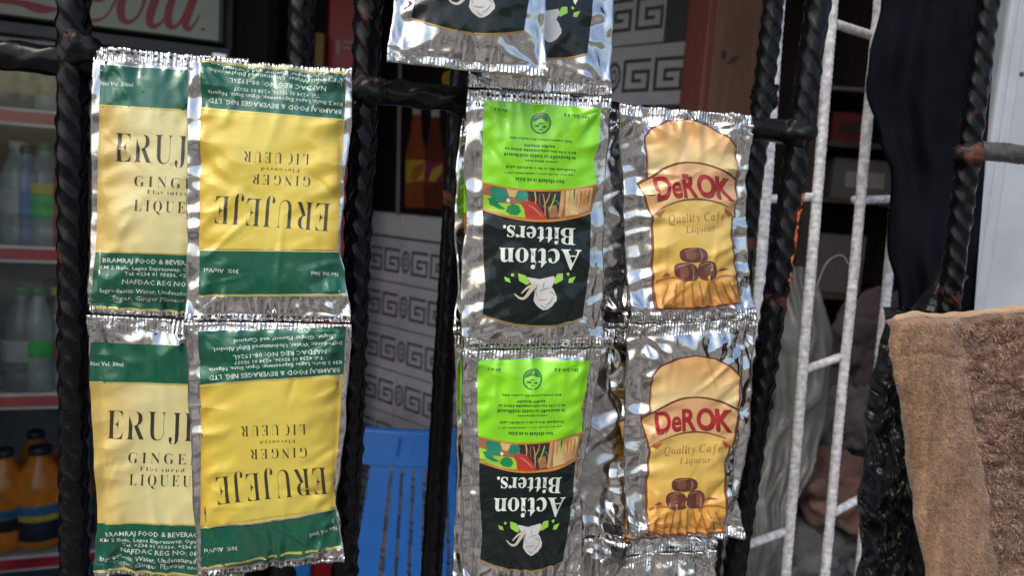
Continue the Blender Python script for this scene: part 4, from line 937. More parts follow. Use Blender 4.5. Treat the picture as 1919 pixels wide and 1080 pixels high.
# rust streak on the third upright
pts = []
def g3(y):
    a, b2 = gvert(1455, 540, 0, 0.035)
    # point of the bar axis at photo row y
    lo, hi = a, b2
    for _ in range(30):
        mid = (lo + hi) / 2
        if proj(mid)[1] > y:
            lo = mid
        else:
            hi = mid
    return mid
r4 = random.Random(5)
for y in range(368, 540, 11):
    q = g3(y + r4.uniform(-3, 3))
    a = math.radians(r4.uniform(28, 50))
    c = q + GR_N * (0.0056 * math.cos(a)) + EX * (0.0056 * math.sin(a))
    weld(c, r4.uniform(0.0006, 0.0012), 0.0006, r4.uniform(0.0010, 0.0026), grille, M_orust, y).name = 'rust_patch'
# second leaf of the grille, a hand's breadth further in
g2b = G(845, 540, -0.05)
leaf = empty('inner_grille_leaf', (g2b.x, g2b.y, 0.6), 'second black grille leaf standing just behind the front bars', 'grille')
def gvert2(x, y, off):
    q = G(x, y, off)
    return Vector((q.x, q.y, Z0)), Vector((q.x, q.y, Z1))
M_bar2 = paint_rust('black paint on inner leaf', (0.005, 0.005, 0.006), (0.06, 0.02, 0.01), 0.66, 0.25)
a, b2 = gvert2(566, 50, -0.09); rebar('upright_bar', a, b2, 0.0066, M_bar2, leaf)
a, b2 = gvert2(841, 540, -0.06); rebar('upright_bar', a, b2, 0.0060, M_bar2, leaf, amp=0.05)
a, b2 = gvert2(1437, 110, -0.06); rebar('upright_bar', a, b2, 0.0056, M_bar2, leaf)
l0, l1 = G(520, 540, -0.06), G(1500, 540, -0.06)
for zz in (0.68, 1.90):
    rebar('cross_bar', Vector((l0.x, l0.y, zz)), Vector((l1.x, l1.y, zz)), 0.006, M_bar2, leaf, amp=.05, step=0.003, n=16)
q = at(1433, 182, 0.42)
weld(q, 0.007, 0.006, 0.010, leaf, M_bar2, 4)

# ------------------------------------------------------------------ white rod gate behind, at an angle
GA = math.radians(30)
GTP = at(1520, 540, 0.50)
GTE = Vector((math.cos(GA), math.sin(GA), 0))
GTN = Vector((math.sin(GA), -math.cos(GA), 0))
def gt(x, y):
    return onplane(x, y, GTP, GTN)
gate = empty('rod_gate', (GTP.x, GTP.y, 0.6), 'white painted gate of thin ribbed rods behind the black grille', 'gate')
rods = []
for (xa, ya, xb, yb2) in ((1462, 0, 1402, 840), (1562, 0, 1472, 1080), (1647, 0, 1546, 1080), (1698, 160, 1610, 1080)):
    p, q = gt(xa, ya), gt(xb, yb2)
    d = (q - p)
    p0 = p - d * ((Z1 - p.z) / (p.z - q.z)) if p.z != q.z else p
    t0 = (p.z - 1.75) / (p.z - q.z)
    t1 = (p.z - 0.62) / (p.z - q.z)
    rods.append((p + d * t0, p + d * t1))
    rebar('upright_rod', p + d * t1, p + d * t0, 0.0034, M_whitebar, gate, spacing=0.0042, ring=True, amp=0.10, n=18, step=0.0011, power=2)
def cross(xa, ya, xb, yb2):
    rebar('cross_rod', gt(xa, ya) - GTN * 0.003, gt(xb, yb2) - GTN * 0.003, 0.0029, M_whitebar, gate, spacing=0.0042, ring=True, amp=0.10, n=16, step=0.0011, power=2)
cross(1568, 42, 1640, 66)
cross(1436, 374, 1530, 370)
cross(1608, 375, 1680, 374)
cross(1510, 697, 1583, 671)
cross(1392, 1031, 1480, 1000)
cross(1563, 968, 1626, 934)
cross(1652, 664, 1720, 640)
for zz in (0.66, 1.72):
    ra = rods[0][0] + (rods[0][1] - rods[0][0]) * ((rods[0][0].z - zz) / (rods[0][0].z - rods[0][1].z))
    rb = rods[3][0] + (rods[3][1] - rods[3][0]) * ((rods[3][0].z - zz) / (rods[3][0].z - rods[3][1].z))
    rebar('cross_rod', ra - GTN * 0.003, rb - GTN * 0.003, 0.0036, M_whitebar, gate, spacing=0.0042, ring=True, n=12, step=0.002)

# ------------------------------------------------------------------ white board at the right
M_wpanel = plain('white painted board', (0.43, 0.465, 0.50), 0.45, var=0.13, scale=18, bump=0.15, bscale=150)
M_screw = plain('screw head', (0.05, 0.05, 0.05), 0.5)
eq = at(1852, 290, 0.62)
pan = empty('white_board', (eq.x, eq.y, 0.3), 'bluish white painted board with moulded edge at the right', 'board', rotz=math.radians(6))
box('face_board', 0.021, 0.42, 0.006, 0.024, 0, 1.7, M_wpanel, pan, 0.0012)
box('edge_moulding', 0.0, 0.0095, 0.0, 0.03, 0, 1.7, M_wpanel, pan, 0.003)
box('inner_moulding', 0.0100, 0.0205, 0.003, 0.028, 0, 1.7, M_wpanel, pan, 0.002)
lathe('screw', [(0.0022, 0), (0.0020, 0.0006), (0.0008, 0.0009)], M_screw, pan, n=12)
sq = pan.children[-1]
sq.rotation_euler = (math.radians(90), 0, 0)
sq.location = (0.024, 0.0061, at(1889, 137, 0.62).z - 0.3)

# ------------------------------------------------------------------ dark hanging cloth
def fabric(name, a, b, scale=900, rough=0.9, bump=0.5, sheen=0.2):
    t = NT(name)
    t.set(Roughness=rough)
    t.b.inputs['Sheen Weight'].default_value = sheen
    p = t.pos()
    f = t.noise(p, 30, 4)
    t.l(t.ramp(f, [(0.3, a), (0.7, b)]), t.b.inputs['Base Color'])
    t.b.inputs['Specular IOR Level'].default_value = 0.08
    w = t.noise(p, scale, 2)
    t.l(t.bump(w, bump, 0.0006), t.b.inputs['Normal'])
    return t.m
M_cloth = fabric('black navy cloth', (0.003, 0.0035, 0.006), (0.007, 0.008, 0.013), sheen=0.0)
def interp(tab, y):
    if y <= tab[0][0]:
        return tab[0][1]
    for (a, va), (b, vb) in zip(tab, tab[1:]):
        if y <= b:
            t = (y - a) / (b - a)
            t = t * t * (3 - 2 * t)
            return va + (vb - va) * t
    return tab[-1][1]
cl_left = [(-140, 1668), (0, 1657), (110, 1634), (165, 1628), (260, 1655), (330, 1676), (460, 1668), (560, 1690), (680, 1700)]
def cloth_S(u, v):
    y = -140 + v * 800
    x = interp(cl_left, y) * (1 - u) + 1880 * u - 60 * v * u
    d = 0.445 + 0.006 * math.sin(u * 6 + v * 2.2) + 0.002 * math.sin(u * 19 + v * 3 + 1) + 0.006 * noise.noise(Vector((u * 5, v * 5, 2)))
    return at(x, y, d)
cq = cloth_S(.5, 0)
clo = empty('hanging_cloth', cq, 'black cloth hanging behind the right-hand black bar', 'cloth')
grid_mesh('cloth_sheet', lambda u, v: cloth_S(u, v) - cq, 44, 70, M_cloth, clo, back=lambda u, v: cloth_S(u, v) - cq + Vector((0, 0.004, 0)))
M_peg = M_whitebar
tube('hem', [cloth_S(u, 1) - cq + Vector((0, .002, 0)) for u in [i / 30 for i in range(31)]], 0.0035, M_cloth, clo, 8)

# ------------------------------------------------------------------ polythene sheet, bundles, bin bag in the dim corner
def film(name, c, rough=0.2, trans=0.0, b=0.5):
    t = NT(name)
    t.set(Roughness=rough)
    p = t.pos()
    f = t.noise(p, 14, 3, 0.5, 0.8)
    t.l(t.ramp(f, [(0.3, tuple(x * .7 for x in c)), (0.7, c)]), t.b.inputs['Base Color'])
    n1 = t.bump(t.noise(p, 26, 4, 0.55, 1.2), b, 0.012)
    n2 = t.bump(t.noise(p, 120, 3, 0.5, 0.6), b * .5, 0.002, n1)
    t.l(n2, t.b.inputs['Normal'])
    if trans:
        t.b.inputs['Alpha'].default_value = 1 - trans
    return t.m
M_poly = film('grey polythene', (0.19, 0.195, 0.18), 0.24, 0.18, 0.35)
M_bin = film('black plastic bag', (0.006, 0.008, 0.007), 0.42, 0, 0.7)
def poly_S(u, v):
    y = 500 + v * 640
    xl = 1330
    xr = interp([(500, 1530), (640, 1560), (760, 1552), (860, 1530), (960, 1490), (1140, 1470)], y)
    x = xl + (xr - xl) * u
    d = 0.74 + 0.03 * noise.noise(Vector((u * 3, v * 3.2, 1))) + 0.014 * abs(noise.noise(Vector((u * 7, v * 5, 6)))) * 2 + 0.03 * (u - .5) ** 2
    return at(x, y, d)
po = poly_S(.5, 1)
pe = empty('polythene_sheet', po, 'crumpled grey polythene sheet hanging behind the white gate', 'plastic sheet')
grid_mesh('film_sheet', lambda u, v: poly_S(u, v) - po, 50, 70, M_poly, pe, back=lambda u, v: poly_S(u, v) - po + Vector((0, .002, 0)))
def rag_tuck(name, cx, cy, d, rx, ry, rz, mat, lab, seed, amp=0.45):
    c = at(cx, cy, d)
    bm = bmesh.new()
    bmesh.ops.create_icosphere(bm, subdivisions=5, radius=1)
    for v in bm.verts:
        p = v.co.copy()
        f = 1 + amp * (abs(noise.noise(p * 1.6 + Vector((seed, 0, 0)))) * 1.4 - .35) + 0.18 * noise.noise(p * 4 + Vector((0, seed, 0))) + 0.06 * (1 - abs(noise.noise(p * 9 + Vector((0, 0, seed)))) * 3)
        v.co = Vector((p.x * rx, p.y * ry, p.z * rz)) * f
    o = empty(name, c, lab, 'bundle')
    return o, bm
M_pinkcloth = fabric('dusty brown cloth', (0.10, 0.055, 0.045), (0.19, 0.11, 0.09))
M_greycloth = fabric('dark grey cloth', (0.07, 0.07, 0.072), (0.14, 0.135, 0.135))
M_plum = fabric('dark plum cloth', (0.06, 0.045, 0.05), (0.11, 0.085, 0.09))
for nm, cx, cy, d, rx, ry, rz, mt, lab, sd in (
        ('cloth_bundle', 1560, 915, 0.80, 0.045, 0.05, 0.035, M_pinkcloth, 'dusty brown bundled cloth low behind the white gate', 1.3),
        ('cloth_bundle', 1500, 1040, 0.80, 0.055, 0.05, 0.040, M_greycloth, 'dark grey bundled cloth at the foot of the polythene sheet', 5.1),
        ('cloth_bundle', 1630, 1010, 0.82, 0.060, 0.05, 0.036, M_plum, 'dark plum bundled cloth behind the right white rod', 8.7),
        ('cloth_bundle', 1600, 800, 0.90, 0.050, 0.05, 0.045, M_greycloth, 'charcoal bundle above the brown cloth in the dim corner', 11.2),
        ('cloth_bundle', 1640, 640, 0.92, 0.050, 0.05, 0.060, M_plum, 'dark upright bundle under the black hanging cloth', 15.2)):
    o, bm = rag_tuck(nm, cx, cy, d, rx, ry, rz, mt, lab, sd)
    from_bm('folded_cloth', bm, mt, o, smooth=True)
    # a loose corner of the bundle
    pts = [Vector((rx * .6, -ry * .75, rz * .3)), Vector((rx * .95, -ry * .9, 0)), Vector((rx * 1.15, -ry * .8, -rz * .5))]
    tube('loose_corner', pts, [0.006, 0.009, 0.003], mt, o, 8)
# a stack to stand those on
M_crate = plain('dark crate plastic', (0.020, 0.020, 0.022), 0.5)
cq2 = at(1560, 1075, 0.84)
cr = empty('dark_crate', (cq2.x, cq2.y, 0.1), 'dark plastic crate under the bundles in the dim corner', 'crate')
hc = cq2.z - 0.1
for zz in [i * hc / 5 for i in range(5)]:
    box('slat', -0.13, 0.16, -0.05, -0.04, zz + 0.004, zz + hc / 5 - 0.008, M_crate, cr, 0.002)
for x in (-0.13, 0.148):
    box('side', x, x + 0.012, -0.039, 0.16, 0, hc, M_crate, cr, 0.002)
box('lid', -0.128, 0.158, -0.038, 0.158, hc - 0.012, hc - 0.002, M_crate, cr)
# thin wires looping in the gap
M_wire = plain('thin grey wire', (0.25, 0.25, 0.23), 0.4)
wp = [at(1530, 540, .66), at(1545, 500, .66), at(1562, 482, .66), at(1580, 480, .66), at(1592, 500, .66)]
wo = empty('loose_wire', wp[0], 'thin pale wire loop hanging between the white rods', 'wire')
sm = []
for i in range(len(wp) - 1):
    p0, p1, p2, p3 = wp[max(i - 1, 0)], wp[i], wp[i + 1], wp[min(i + 2, len(wp) - 1)]
    for k in range(6):
        t = k / 6
        sm.append(0.5 * ((2 * p1) + (p2 - p0) * t + (2 * p0 - 5 * p1 + 4 * p2 - p3) * t * t + (3 * p1 - p0 - 3 * p2 + p3) * t ** 3) - wp[0])
tube('wire_loop', sm, 0.0007, M_wire, wo, 6)

# black crinkled bag between gate and towel
def bin_S(u, v):
    y = 585 + v * 640
    xl = interp([(585, 1690), (700, 1668), (850, 1648), (1000, 1640), (1240, 1625)], y) + 5 * math.sin(y * .031) + 2 * math.sin(y * .083 + 1)
    x = xl + (1830 - xl) * u
    d = 0.405 + 0.020 * noise.noise(Vector((u * 4, v * 7, 3))) + 0.012 * (abs(noise.noise(Vector((u * 9, v * 15, 8)))) - .2) + 0.006 * noise.noise(Vector((u * 22, v * 34, 1))) + 0.03 * (1 - u) ** 3
    return at(x, y, d)
bo = bin_S(.5, 1)
be = empty('black_plastic_bag', bo, 'crinkled black plastic bag behind the brown towel', 'bag')
grid_mesh('bag_film', lambda u, v: bin_S(u, v) - bo, 60, 150, M_bin, be, back=lambda u, v: bin_S(u, v) - bo + Vector((0, .02, 0)))
tube('tied_neck', [bin_S(.55, 0) - bo + Vector((0, .008, -.004)), bin_S(.6, 0) - bo + Vector((.002, .012, .010)), bin_S(.66, 0) - bo + Vector((.006, .014, .022))], [0.012, 0.006, 0.009], M_bin, be, 12)

# ------------------------------------------------------------------ brown towel in front, right
def towel_mat(name, stops, bscale, bump, sheen=0.3, stretch=(1, 1, 1)):
    t = NT(name)
    t.set(Roughness=0.95)
    t.b.inputs['Sheen Weight'].default_value = sheen
    t.b.inputs['Specular IOR Level'].default_value = 0.15
    p = t.pos()
    f = t.noise(t.pos('world', stretch), 170, 6, 0.8, 0.3)
    t.l(t.ramp(f, stops), t.b.inputs['Base Color'])
    n1 = t.bump(t.noise(p, bscale, 3, 0.6), bump, 0.0012)
    n2 = t.bump(t.noise(p, bscale * 2.7, 2), bump * .6, 0.0005, n1)
    t.l(n2, t.b.inputs['Normal'])
    return t.m
M_terry = towel_mat('brown terry', [(0.3, (0.050, 0.026, 0.018)), (0.5, (0.135, 0.076, 0.052)), (0.72, (0.26, 0.16, 0.11))], 420, 0.9)
M_hem = towel_mat('tan towel border', [(0.3, (0.11, 0.060, 0.033)), (0.48, (0.225, 0.132, 0.075)), (0.72, (0.35, 0.22, 0.13))], 600, 1.0, stretch=(1, 1, .22))
M_fold = towel_mat('pale towel fold', [(0.25, (0.34, 0.22, 0.125)), (0.75, (0.46, 0.32, 0.20))], 600, 0.5)
tw_left = [(590, 1692), (612, 1680), (650, 1674), (700, 1682), (760, 1696), (860, 1706), (960, 1720), (1080, 1742), (1220, 1766)]
tw_seam = [(590, 1800), (640, 1796), (680, 1802), (760, 1814), (860, 1834), (960, 1846), (1080, 1864), (1220, 1888)]
TD = 0.315
def tow_top(x):
    return interp([(1670, 618), (1690, 602), (1725, 595), (1790, 597), (1919, 584), (2100, 566)], x)
def tow_pt(x, y, lift=0.0):
    d = TD + 0.010 * ((x - 1800) / 300) + 0.006 * noise.noise(Vector((x * .006, y * .004, 0))) + 0.010 * ((y - 840) / 500) ** 2
    lf = interp(tw_left, y)
    e = max(0.0, min(1.0, (x - lf) / 14))
    tp = max(0.0, min(1.0, (y - tow_top(x)) / 14))
    round_ = 0.0028 * (math.sqrt(max(0, 1 - (1 - e) ** 2)) - 1) + 0.0055 * (math.sqrt(max(0, 1 - (1 - tp) ** 2)) - 1)
    return at(x, y, d) + GR_N * (lift + round_)
to = tow_pt(1900, 1200)
tow = empty('brown_towel', to, 'brown terry towel with tan border hanging at the right edge', 'towel')
def hem_S(u, v):
    y0 = 590; y1 = 1210
    y = y0 + (y1 - y0) * v
    x = interp(tw_left, y) * (1 - u) + (interp(tw_seam, y) + 4) * u
    yy = max(y, tow_top(x))
    k = (1 - abs(2 * u - 1) ** 4)
    n = 0.0008 * noise.noise(Vector((x * .05, yy * .02, 4))) + 0.0005 * noise.noise(Vector((x * .2, yy * .06, 9)))
    seam = -0.0012 * math.exp(-((yy - 664 - 6 * math.sin(x * .05)) / 4.0) ** 2)
    return tow_pt(x, yy, 0.0035 * k + n + seam)
def ter_S(u, v):
    y = 590 + 620 * v
    x = interp(tw_seam, y) * (1 - u) + 2120 * u
    yy = max(y, tow_top(x))
    n = 0.0018 * noise.noise(Vector((x * .045, yy * .06, 4))) + 0.0014 * noise.noise(Vector((x * .11, yy * .13, 9))) + 0.0012 * noise.noise(Vector((x * .012, yy * .03, 20)))
    ridge = 0.0016 * math.exp(-((yy - 762 + 0.02 * (x - 1800)) / 9.0) ** 2)
    edge = -0.0030 * math.exp(-(u / 0.025) ** 2)
    return tow_pt(x, yy, n + ridge + edge)
bk = lambda f: (lambda u, v: f(u, v) - to + Vector((0.010, 0.006, -0.003)))
grid_mesh('border_hem', lambda u, v: hem_S(u, v) - to, 30, 150, M_hem, tow, back=bk(hem_S))
grid_mesh('terry_cloth', lambda u, v: ter_S(u, v) - to, 90, 170, M_terry, tow, back=bk(ter_S))
fold_pts = []
for i in range(70):
    x = 1688 + i * (2110 - 1688) / 69
    y = tow_top(x) + 3 + 0.6 * math.sin(i * .6)
    fold_pts.append(tow_pt(x, y) + GR_N * 0.0005 + Vector((0, 0.004, 0.0002)) - to)
tube('top_fold', fold_pts, [0.0020 + 0.0003 * math.sin(i * .37) + 0.0002 * math.sin(i * 1.1) if 0 < i < 69 else .001 for i in range(70)], M_fold, tow, 12)
# pile: short bent loops of yarn
vs, fs = [], []
r2 = random.Random(3)
def blade(p, nrm, ln, w):
    tdir = Vector((r2.uniform(-1, 1), r2.uniform(-.3, .3), r2.uniform(-1.2, .5)))
    tip = p + nrm * ln + tdir * ln * 0.75
    mid = p + nrm * ln * .7 + tdir * ln * 0.2
    sd = nrm.cross(tdir)
    if sd.length < 1e-5:
        return
    sd.normalize()
    k = len(vs)
    vs.extend([p - sd * w, p + sd * w, mid + sd * w * .9, mid - sd * w * .9, tip + sd * w * .25, tip - sd * w * .25])
    fs.extend([(k, k + 1, k + 2, k + 3), (k + 3, k + 2, k + 4, k + 5)])
M_loopl = towel_mat('light terry loops', [(0.3, (0.20, 0.11, 0.072)), (0.5, (0.33, 0.205, 0.14)), (0.75, (0.48, 0.33, 0.235))], 700, 0.5)
def loop(p, ln, w):
    """a bent yarn lying on the cloth: thin three-sided tube of four rings"""
    a = r2.gauss(-0.9, 0.75)
    d = EX * math.cos(a) + Vector((0, 0, 1)) * math.sin(a)
    sd = GR_N.cross(d).normalized()
    k = len(vs)
    bend = r2.uniform(-.3, .3)
    for i, (t, h, ww) in enumerate(((0, 0, .8), (.33, .55, 1), (.7, .6, .9), (1, .1, .4))):
        c = p + d * (ln * t) + sd * (bend * ln * t * t) + GR_N * (ln * h * .55)
        vs.extend([c - sd * w * ww, c + GR_N * w * ww * 1.2, c + sd * w * ww])
    for i in range(3):
        q = k + 3 * i
        fs.extend([(q, q + 1, q + 4, q + 3), (q + 1, q + 2, q + 5, q + 4)])
for lay, (cnt, mt, l0, l1, w0, w1) in enumerate(((15000, M_terry, .0010, .0028, .00016, .00030), (5200, M_loopl, .0010, .0030, .00014, .00028))):
    vs, fs = [], []
    for i in range(cnt):
        u = r2.random() * 0.62
        v = 0.012 + r2.random() * 0.95
        y = 590 + 620 * v
        x = interp(tw_seam, y) * (1 - u) + 2120 * u
        if y < tow_top(x) + 10:
            continue
        if lay == 1 and noise.noise(Vector((x * .02, y * .03, 3))) < r2.uniform(-.5, .25):
            continue
        loop(ter_S(u + 0.02, v) - to - GR_N * .0002, r2.uniform(l0, l1), r2.uniform(w0, w1))
    mesh('terry_pile', vs, fs, mt, tow, smooth=True, kind='stuff')
vs, fs = [], []
for i in range(9000):
    u, v = r2.random(), 0.02 + 0.97 * r2.random()
    p = hem_S(u, v) - to
    blade(p, GR_N, r2.uniform(0.0004, 0.0011), r2.uniform(0.0001, 0.0002))
mesh('border_fuzz', vs, fs, M_hem, tow, smooth=False, kind='stuff')

# ------------------------------------------------------------------ sachets
M_foil = foil('silver foil film')
M_foilback = foil('dull foil back', (0.55, 0.54, 0.53), 0.24, 0.8)
def seal_mat():
    t = NT('crimped foil seal')
    t.set(Metallic=1.0, Roughness=0.22)
    t.b.inputs['Base Color'].default_value = (0.74, 0.73, 0.71, 1)
    p = t.pos()
    w = t.n('ShaderNodeTexWave')
    w.inputs['Scale'].default_value = 210
    w.inputs['Distortion'].default_value = 2.0
    w.inputs['Detail'].default_value = 2
    t.l(p, w.inputs['Vector'])
    n1 = t.bump(w.outputs['Fac'], 0.55, 0.0007)
    n2 = t.bump(t.noise(p, 240, 3, .6), 0.7, 0.0014, n1)
    n3 = t.bump(t.noise(p, 60, 3, .6), 0.5, 0.003, n2)
    t.l(n3, t.b.inputs['Normal'])
    return t.m
M_seal = seal_mat()
M_slit = plain('dark perforation', (0.03, 0.03, 0.032), 0.6)

def invbil(q, x, y):
    (ax, ay), (bx, by), (cx, cy), (dx, dy) = q      # TL TR BR BL
    u = v = 0.5
    for _ in range(7):
        X = ax * (1 - u) * (1 - v) + bx * u * (1 - v) + cx * u * v + dx * (1 - u) * v
        Y = ay * (1 - u) * (1 - v) + by * u * (1 - v) + cy * u * v + dy * (1 - u) * v
        Xu = (bx - ax) * (1 - v) + (cx - dx) * v
        Yu = (by - ay) * (1 - v) + (cy - dy) * v
        Xv = (dx - ax) * (1 - u) + (cx - bx) * u
        Yv = (dy - ay) * (1 - u) + (cy - by) * u
        det = Xu * Yv - Xv * Yu
        ex, ey = x - X, y - Y
        u += (ex * Yv - ey * Xv) / det
        v += (ey * Xu - ex * Yu) / det
    return u, v

class Sachet:
    def __init__(s, strip, q, off, H=0.0045, seed=0.0, L=None, R=None, su=0.075, sv=0.05, mat=None, wr=1.0, label=None, nu=70, nv=116, T=None, B=None):
        s.strip, s.q, s.H, s.seed, s.su, s.sv, s.wr = strip, q, H, seed, su, sv, wr
        off = off if isinstance(off, (list, tuple)) else [off] * 4
        s.c = [G(x, y, o) for (x, y), o in zip(q, off)]
        s.nu, s.nv = nu, nv
        s.L, s.R, s.T, s.B = L or [(0, 0), (1, 0)], R or [(0, 0), (1, 0)], T or [(0, 0), (1, 0)], B or [(0, 0), (1, 0)]
        rc = random.Random(seed)
        s.creases = []
        for i in range(15):
            edge = rc.random() < .5
            ax, ay = (rc.choice((2, 58)), rc.uniform(8, 92)) if edge else (rc.uniform(5, 55), rc.choice((4, 96)))
            an = math.atan2(50 - ay, 30 - ax) + rc.uniform(-.7, .7)
            ln = rc.uniform(14, 42)
            s.creases.append((ax, ay, ax + ln * math.cos(an), ay + ln * math.sin(an), rc.choice((-1, 1, 1)) * rc.uniform(.0002, .0006), rc.uniform(0.8, 2.2)))
        a = (s.c[1] - s.c[0]).cross(s.c[3] - s.c[0]).normalized()
        s.n = a if a.dot(GR_N) > 0 else -a
        o = strip.location
        def ue(u, v):
            l = interp(s.L, v) + 0.012 * noise.noise(Vector((v * 8, s.seed, 1)))
            r = 1 + interp(s.R, v) + 0.012 * noise.noise(Vector((v * 8, s.seed, 7)))
            t = interp(s.T, u); b = 1 + interp(s.B, u)
            return l + (r - l) * u, t + (b - t) * v
        def front(u, v):
            return s.S(*ue(u, v)) - o
        def back(u, v):
            uu, vv = ue(u, v)
            return s.base(uu, vv) + s.n * (s.bend(uu, vv) - 0.00035 - 0.55 * s.pouch(uu, vv)) - o
        s.o = grid_mesh('sachet', front, nu, nv, [mat or M_foil, M_seal], strip, back=back)
        if label:
            s.o['label'] = label
        idx = []
        W = nu
        for j in range(nv):
            for i in range(nu):
                v = (j + .5) / nv
                k = 1 if (v < s.sv * .95 or v > 1 - s.sv * .95) else 0
                idx += [k, 0]
        idx += [0] * (len(s.o.data.polygons) - len(idx))
        s.o.data.polygons.foreach_set('material_index', idx)
    def base(s, u, v):
        a, b, c, d = s.c
        return a * ((1 - u) * (1 - v)) + b * (u * (1 - v)) + c * (u * v) + d * ((1 - u) * v)
    def fxy(s, u, v):
        x = min(1, max(0, (u - s.su) / (1 - 2 * s.su)))
        y = min(1, max(0, (v - s.sv) / (1 - 2 * s.sv)))
        return 1 - abs(2 * x - 1) ** 2.6, 1 - abs(2 * y - 1) ** 5
    def pouch(s, u, v):
        fx, fy = s.fxy(u, v)
        return s.H * (fx ** 0.8) * (fy ** 0.7)
    def bend(s, u, v):
        return 0.0030 * s.wr * noise.noise(Vector((u * 1.3, v * 1.6, s.seed * 3.7)))
    def wrinkle(s, u, v):
        fx, fy = s.fxy(u, v)
        ex, ey = 1 - fx, 1 - fy
        k = s.seed * 5.3
        N = noise.noise
        rid = lambda p: 1 - 2.2 * abs(N(p))
        w = 0.0019 * ex ** .7 * (rid(Vector((u * 3.0 + v * 2, v * 9, k))) * .6 + .8 * N(Vector((u * 5, v * 17 + u * 4, k + 3)))) * (1 if 0 < fx else .42)
        w += 0.0020 * ey ** .8 * rid(Vector((u * 9, v * 4 + u * 2, k + 9)))
        w += 0.00085 * rid(Vector((u * 3.1 + v * 1.9, v * 4.2 - u * 1.5, k + 21))) * (0.35 + .65 * max(ex, ey))
        w += 0.00012 * N(Vector((u * 13, v * 19, k + 31)))
        X, Y = u * 60, v * 100
        for cx, cy in ((s.su, s.sv), (1 - s.su, s.sv), (s.su, 1 - s.sv), (1 - s.su, 1 - s.sv)):
            dx, dy = X - cx * 60, Y - cy * 100
            d = math.hypot(dx, dy) + 1e-6
            if d < 45:
                w += 0.0011 * math.exp(-d / 15) * min(1, d / 3) * rid(Vector((math.atan2(dy, dx) * 2.6, k + cx * 9, cy * 7)))
        for (ax, ay, bx, by, am, wd) in s.creases:
            L2 = (bx - ax) ** 2 + (by - ay) ** 2
            t = ((X - ax) * (bx - ax) + (Y - ay) * (by - ay)) / L2
            if 0 < t < 1:
                dd = (X - ax) * (by - ay) - (Y - ay) * (bx - ax)
                dd = dd / math.sqrt(L2)
                if abs(dd) < 3 * wd:
                    w += am * 4 * t * (1 - t) * math.exp(-(dd / wd) ** 2)
        return w * s.wr
    def S(s, u, v, wr=True):
        h = s.pouch(u, v) + s.bend(u, v)
        if wr:
            h += s.wrinkle(u, v)
        return s.base(u, v) + s.n * h
    def uv(s, x, y):
        tx, ty = x, y
        for _ in range(3):
            u, v = invbil(s.q, tx, ty)
            p = proj(s.S(min(1, max(0, u)), min(1, max(0, v)), False)) if 0 <= u <= 1 and 0 <= v <= 1 else (x, y)
            tx += x - p[0]; ty += y - p[1]
        return u, v
    def decal_uv(s, name, groups, mat, lvl, step=1, parent=None, kind=None, wrk=1.0):
        """groups: list of [outer, holes...] in (u, v)"""
        bm = bmesh.new()
        for g in groups:
            pts = [[Vector((u * s.nu, v * s.nv, 0)) for u, v in lp] for lp in g]
            flat = [p for lp in pts for p in lp]
            tris = tessellate_polygon(pts)
            bv = [bm.verts.new(p) for p in flat]
            for t in tris:
                try:
                    bm.faces.new([bv[i] for i in t])
                except ValueError:
                    pass
        s._finish(name, bm, mat, lvl, step, parent, kind)
    def decal_tri_px(s, name, pts, tris, mat, lvl, parent=None, kind=None):
        bm = bmesh.new()
        bv = []
        for x, y in pts:
            u, v = s.uv(x, y)
            bv.append(bm.verts.new((u * s.nu, v * s.nv, 0)))
        for t in tris:
            try:
                bm.faces.new([bv[i] for i in t])
            except ValueError:
                pass
        s._finish(name, bm, mat, lvl, 0, parent, kind)
    def _finish(s, name, bm, mat, lvl, step, parent, kind):
        loose = [v for v in bm.verts if not v.link_faces]
        bmesh.ops.delete(bm, geom=loose, context='VERTS')
        if not bm.verts:
            bm.free(); return
        if step:
            xs = [v.co.x for v in bm.verts]; ys = [v.co.y for v in bm.verts]
            for ax, lo, hi in ((0, min(xs), max(xs)), (1, min(ys), max(ys))):
                k = math.ceil(lo / step) * step
                while k < hi:
                    co = Vector((0, 0, 0)); co[ax] = k
                    no = Vector((0, 0, 0)); no[ax] = 1
                    bmesh.ops.bisect_plane(bm, geom=bm.verts[:] + bm.edges[:] + bm.faces[:], dist=1e-5, plane_co=co, plane_no=no)
                    k += step
        o = s.strip.location
        lift = 0.00026 + 0.00005 * lvl
        bm.normal_update()
        for v in bm.verts:
            u, w = v.co.x / s.nu, v.co.y / s.nv
            v.co = s.S(u, w) + s.n * lift - o
        me = bpy.data.meshes.new(name)
        bmesh.ops.recalc_face_normals(bm, faces=bm.faces)
        bm.normal_update()
        if bm.faces and sum((f.normal.dot(s.n) * f.calc_area() for f in bm.faces)) < 0:
            bmesh.ops.reverse_faces(bm, faces=bm.faces[:])
        bm.to_mesh(me); bm.free()
        me.materials.append(mat)
        me.polygons.foreach_set('use_smooth', [True] * len(me.polygons))
        ob = bpy.data.objects.new(name, me)
        col.objects.link(ob)
        ob.parent = parent or s.o
        if kind:
            ob['kind'] = kind
    def decal(s, name, groups, mat, lvl, step=1, **kw):
        s.decal_uv(name, [[[s.uv(x, y) for x, y in lp] for lp in g] for g in groups], mat, lvl, step, **kw)

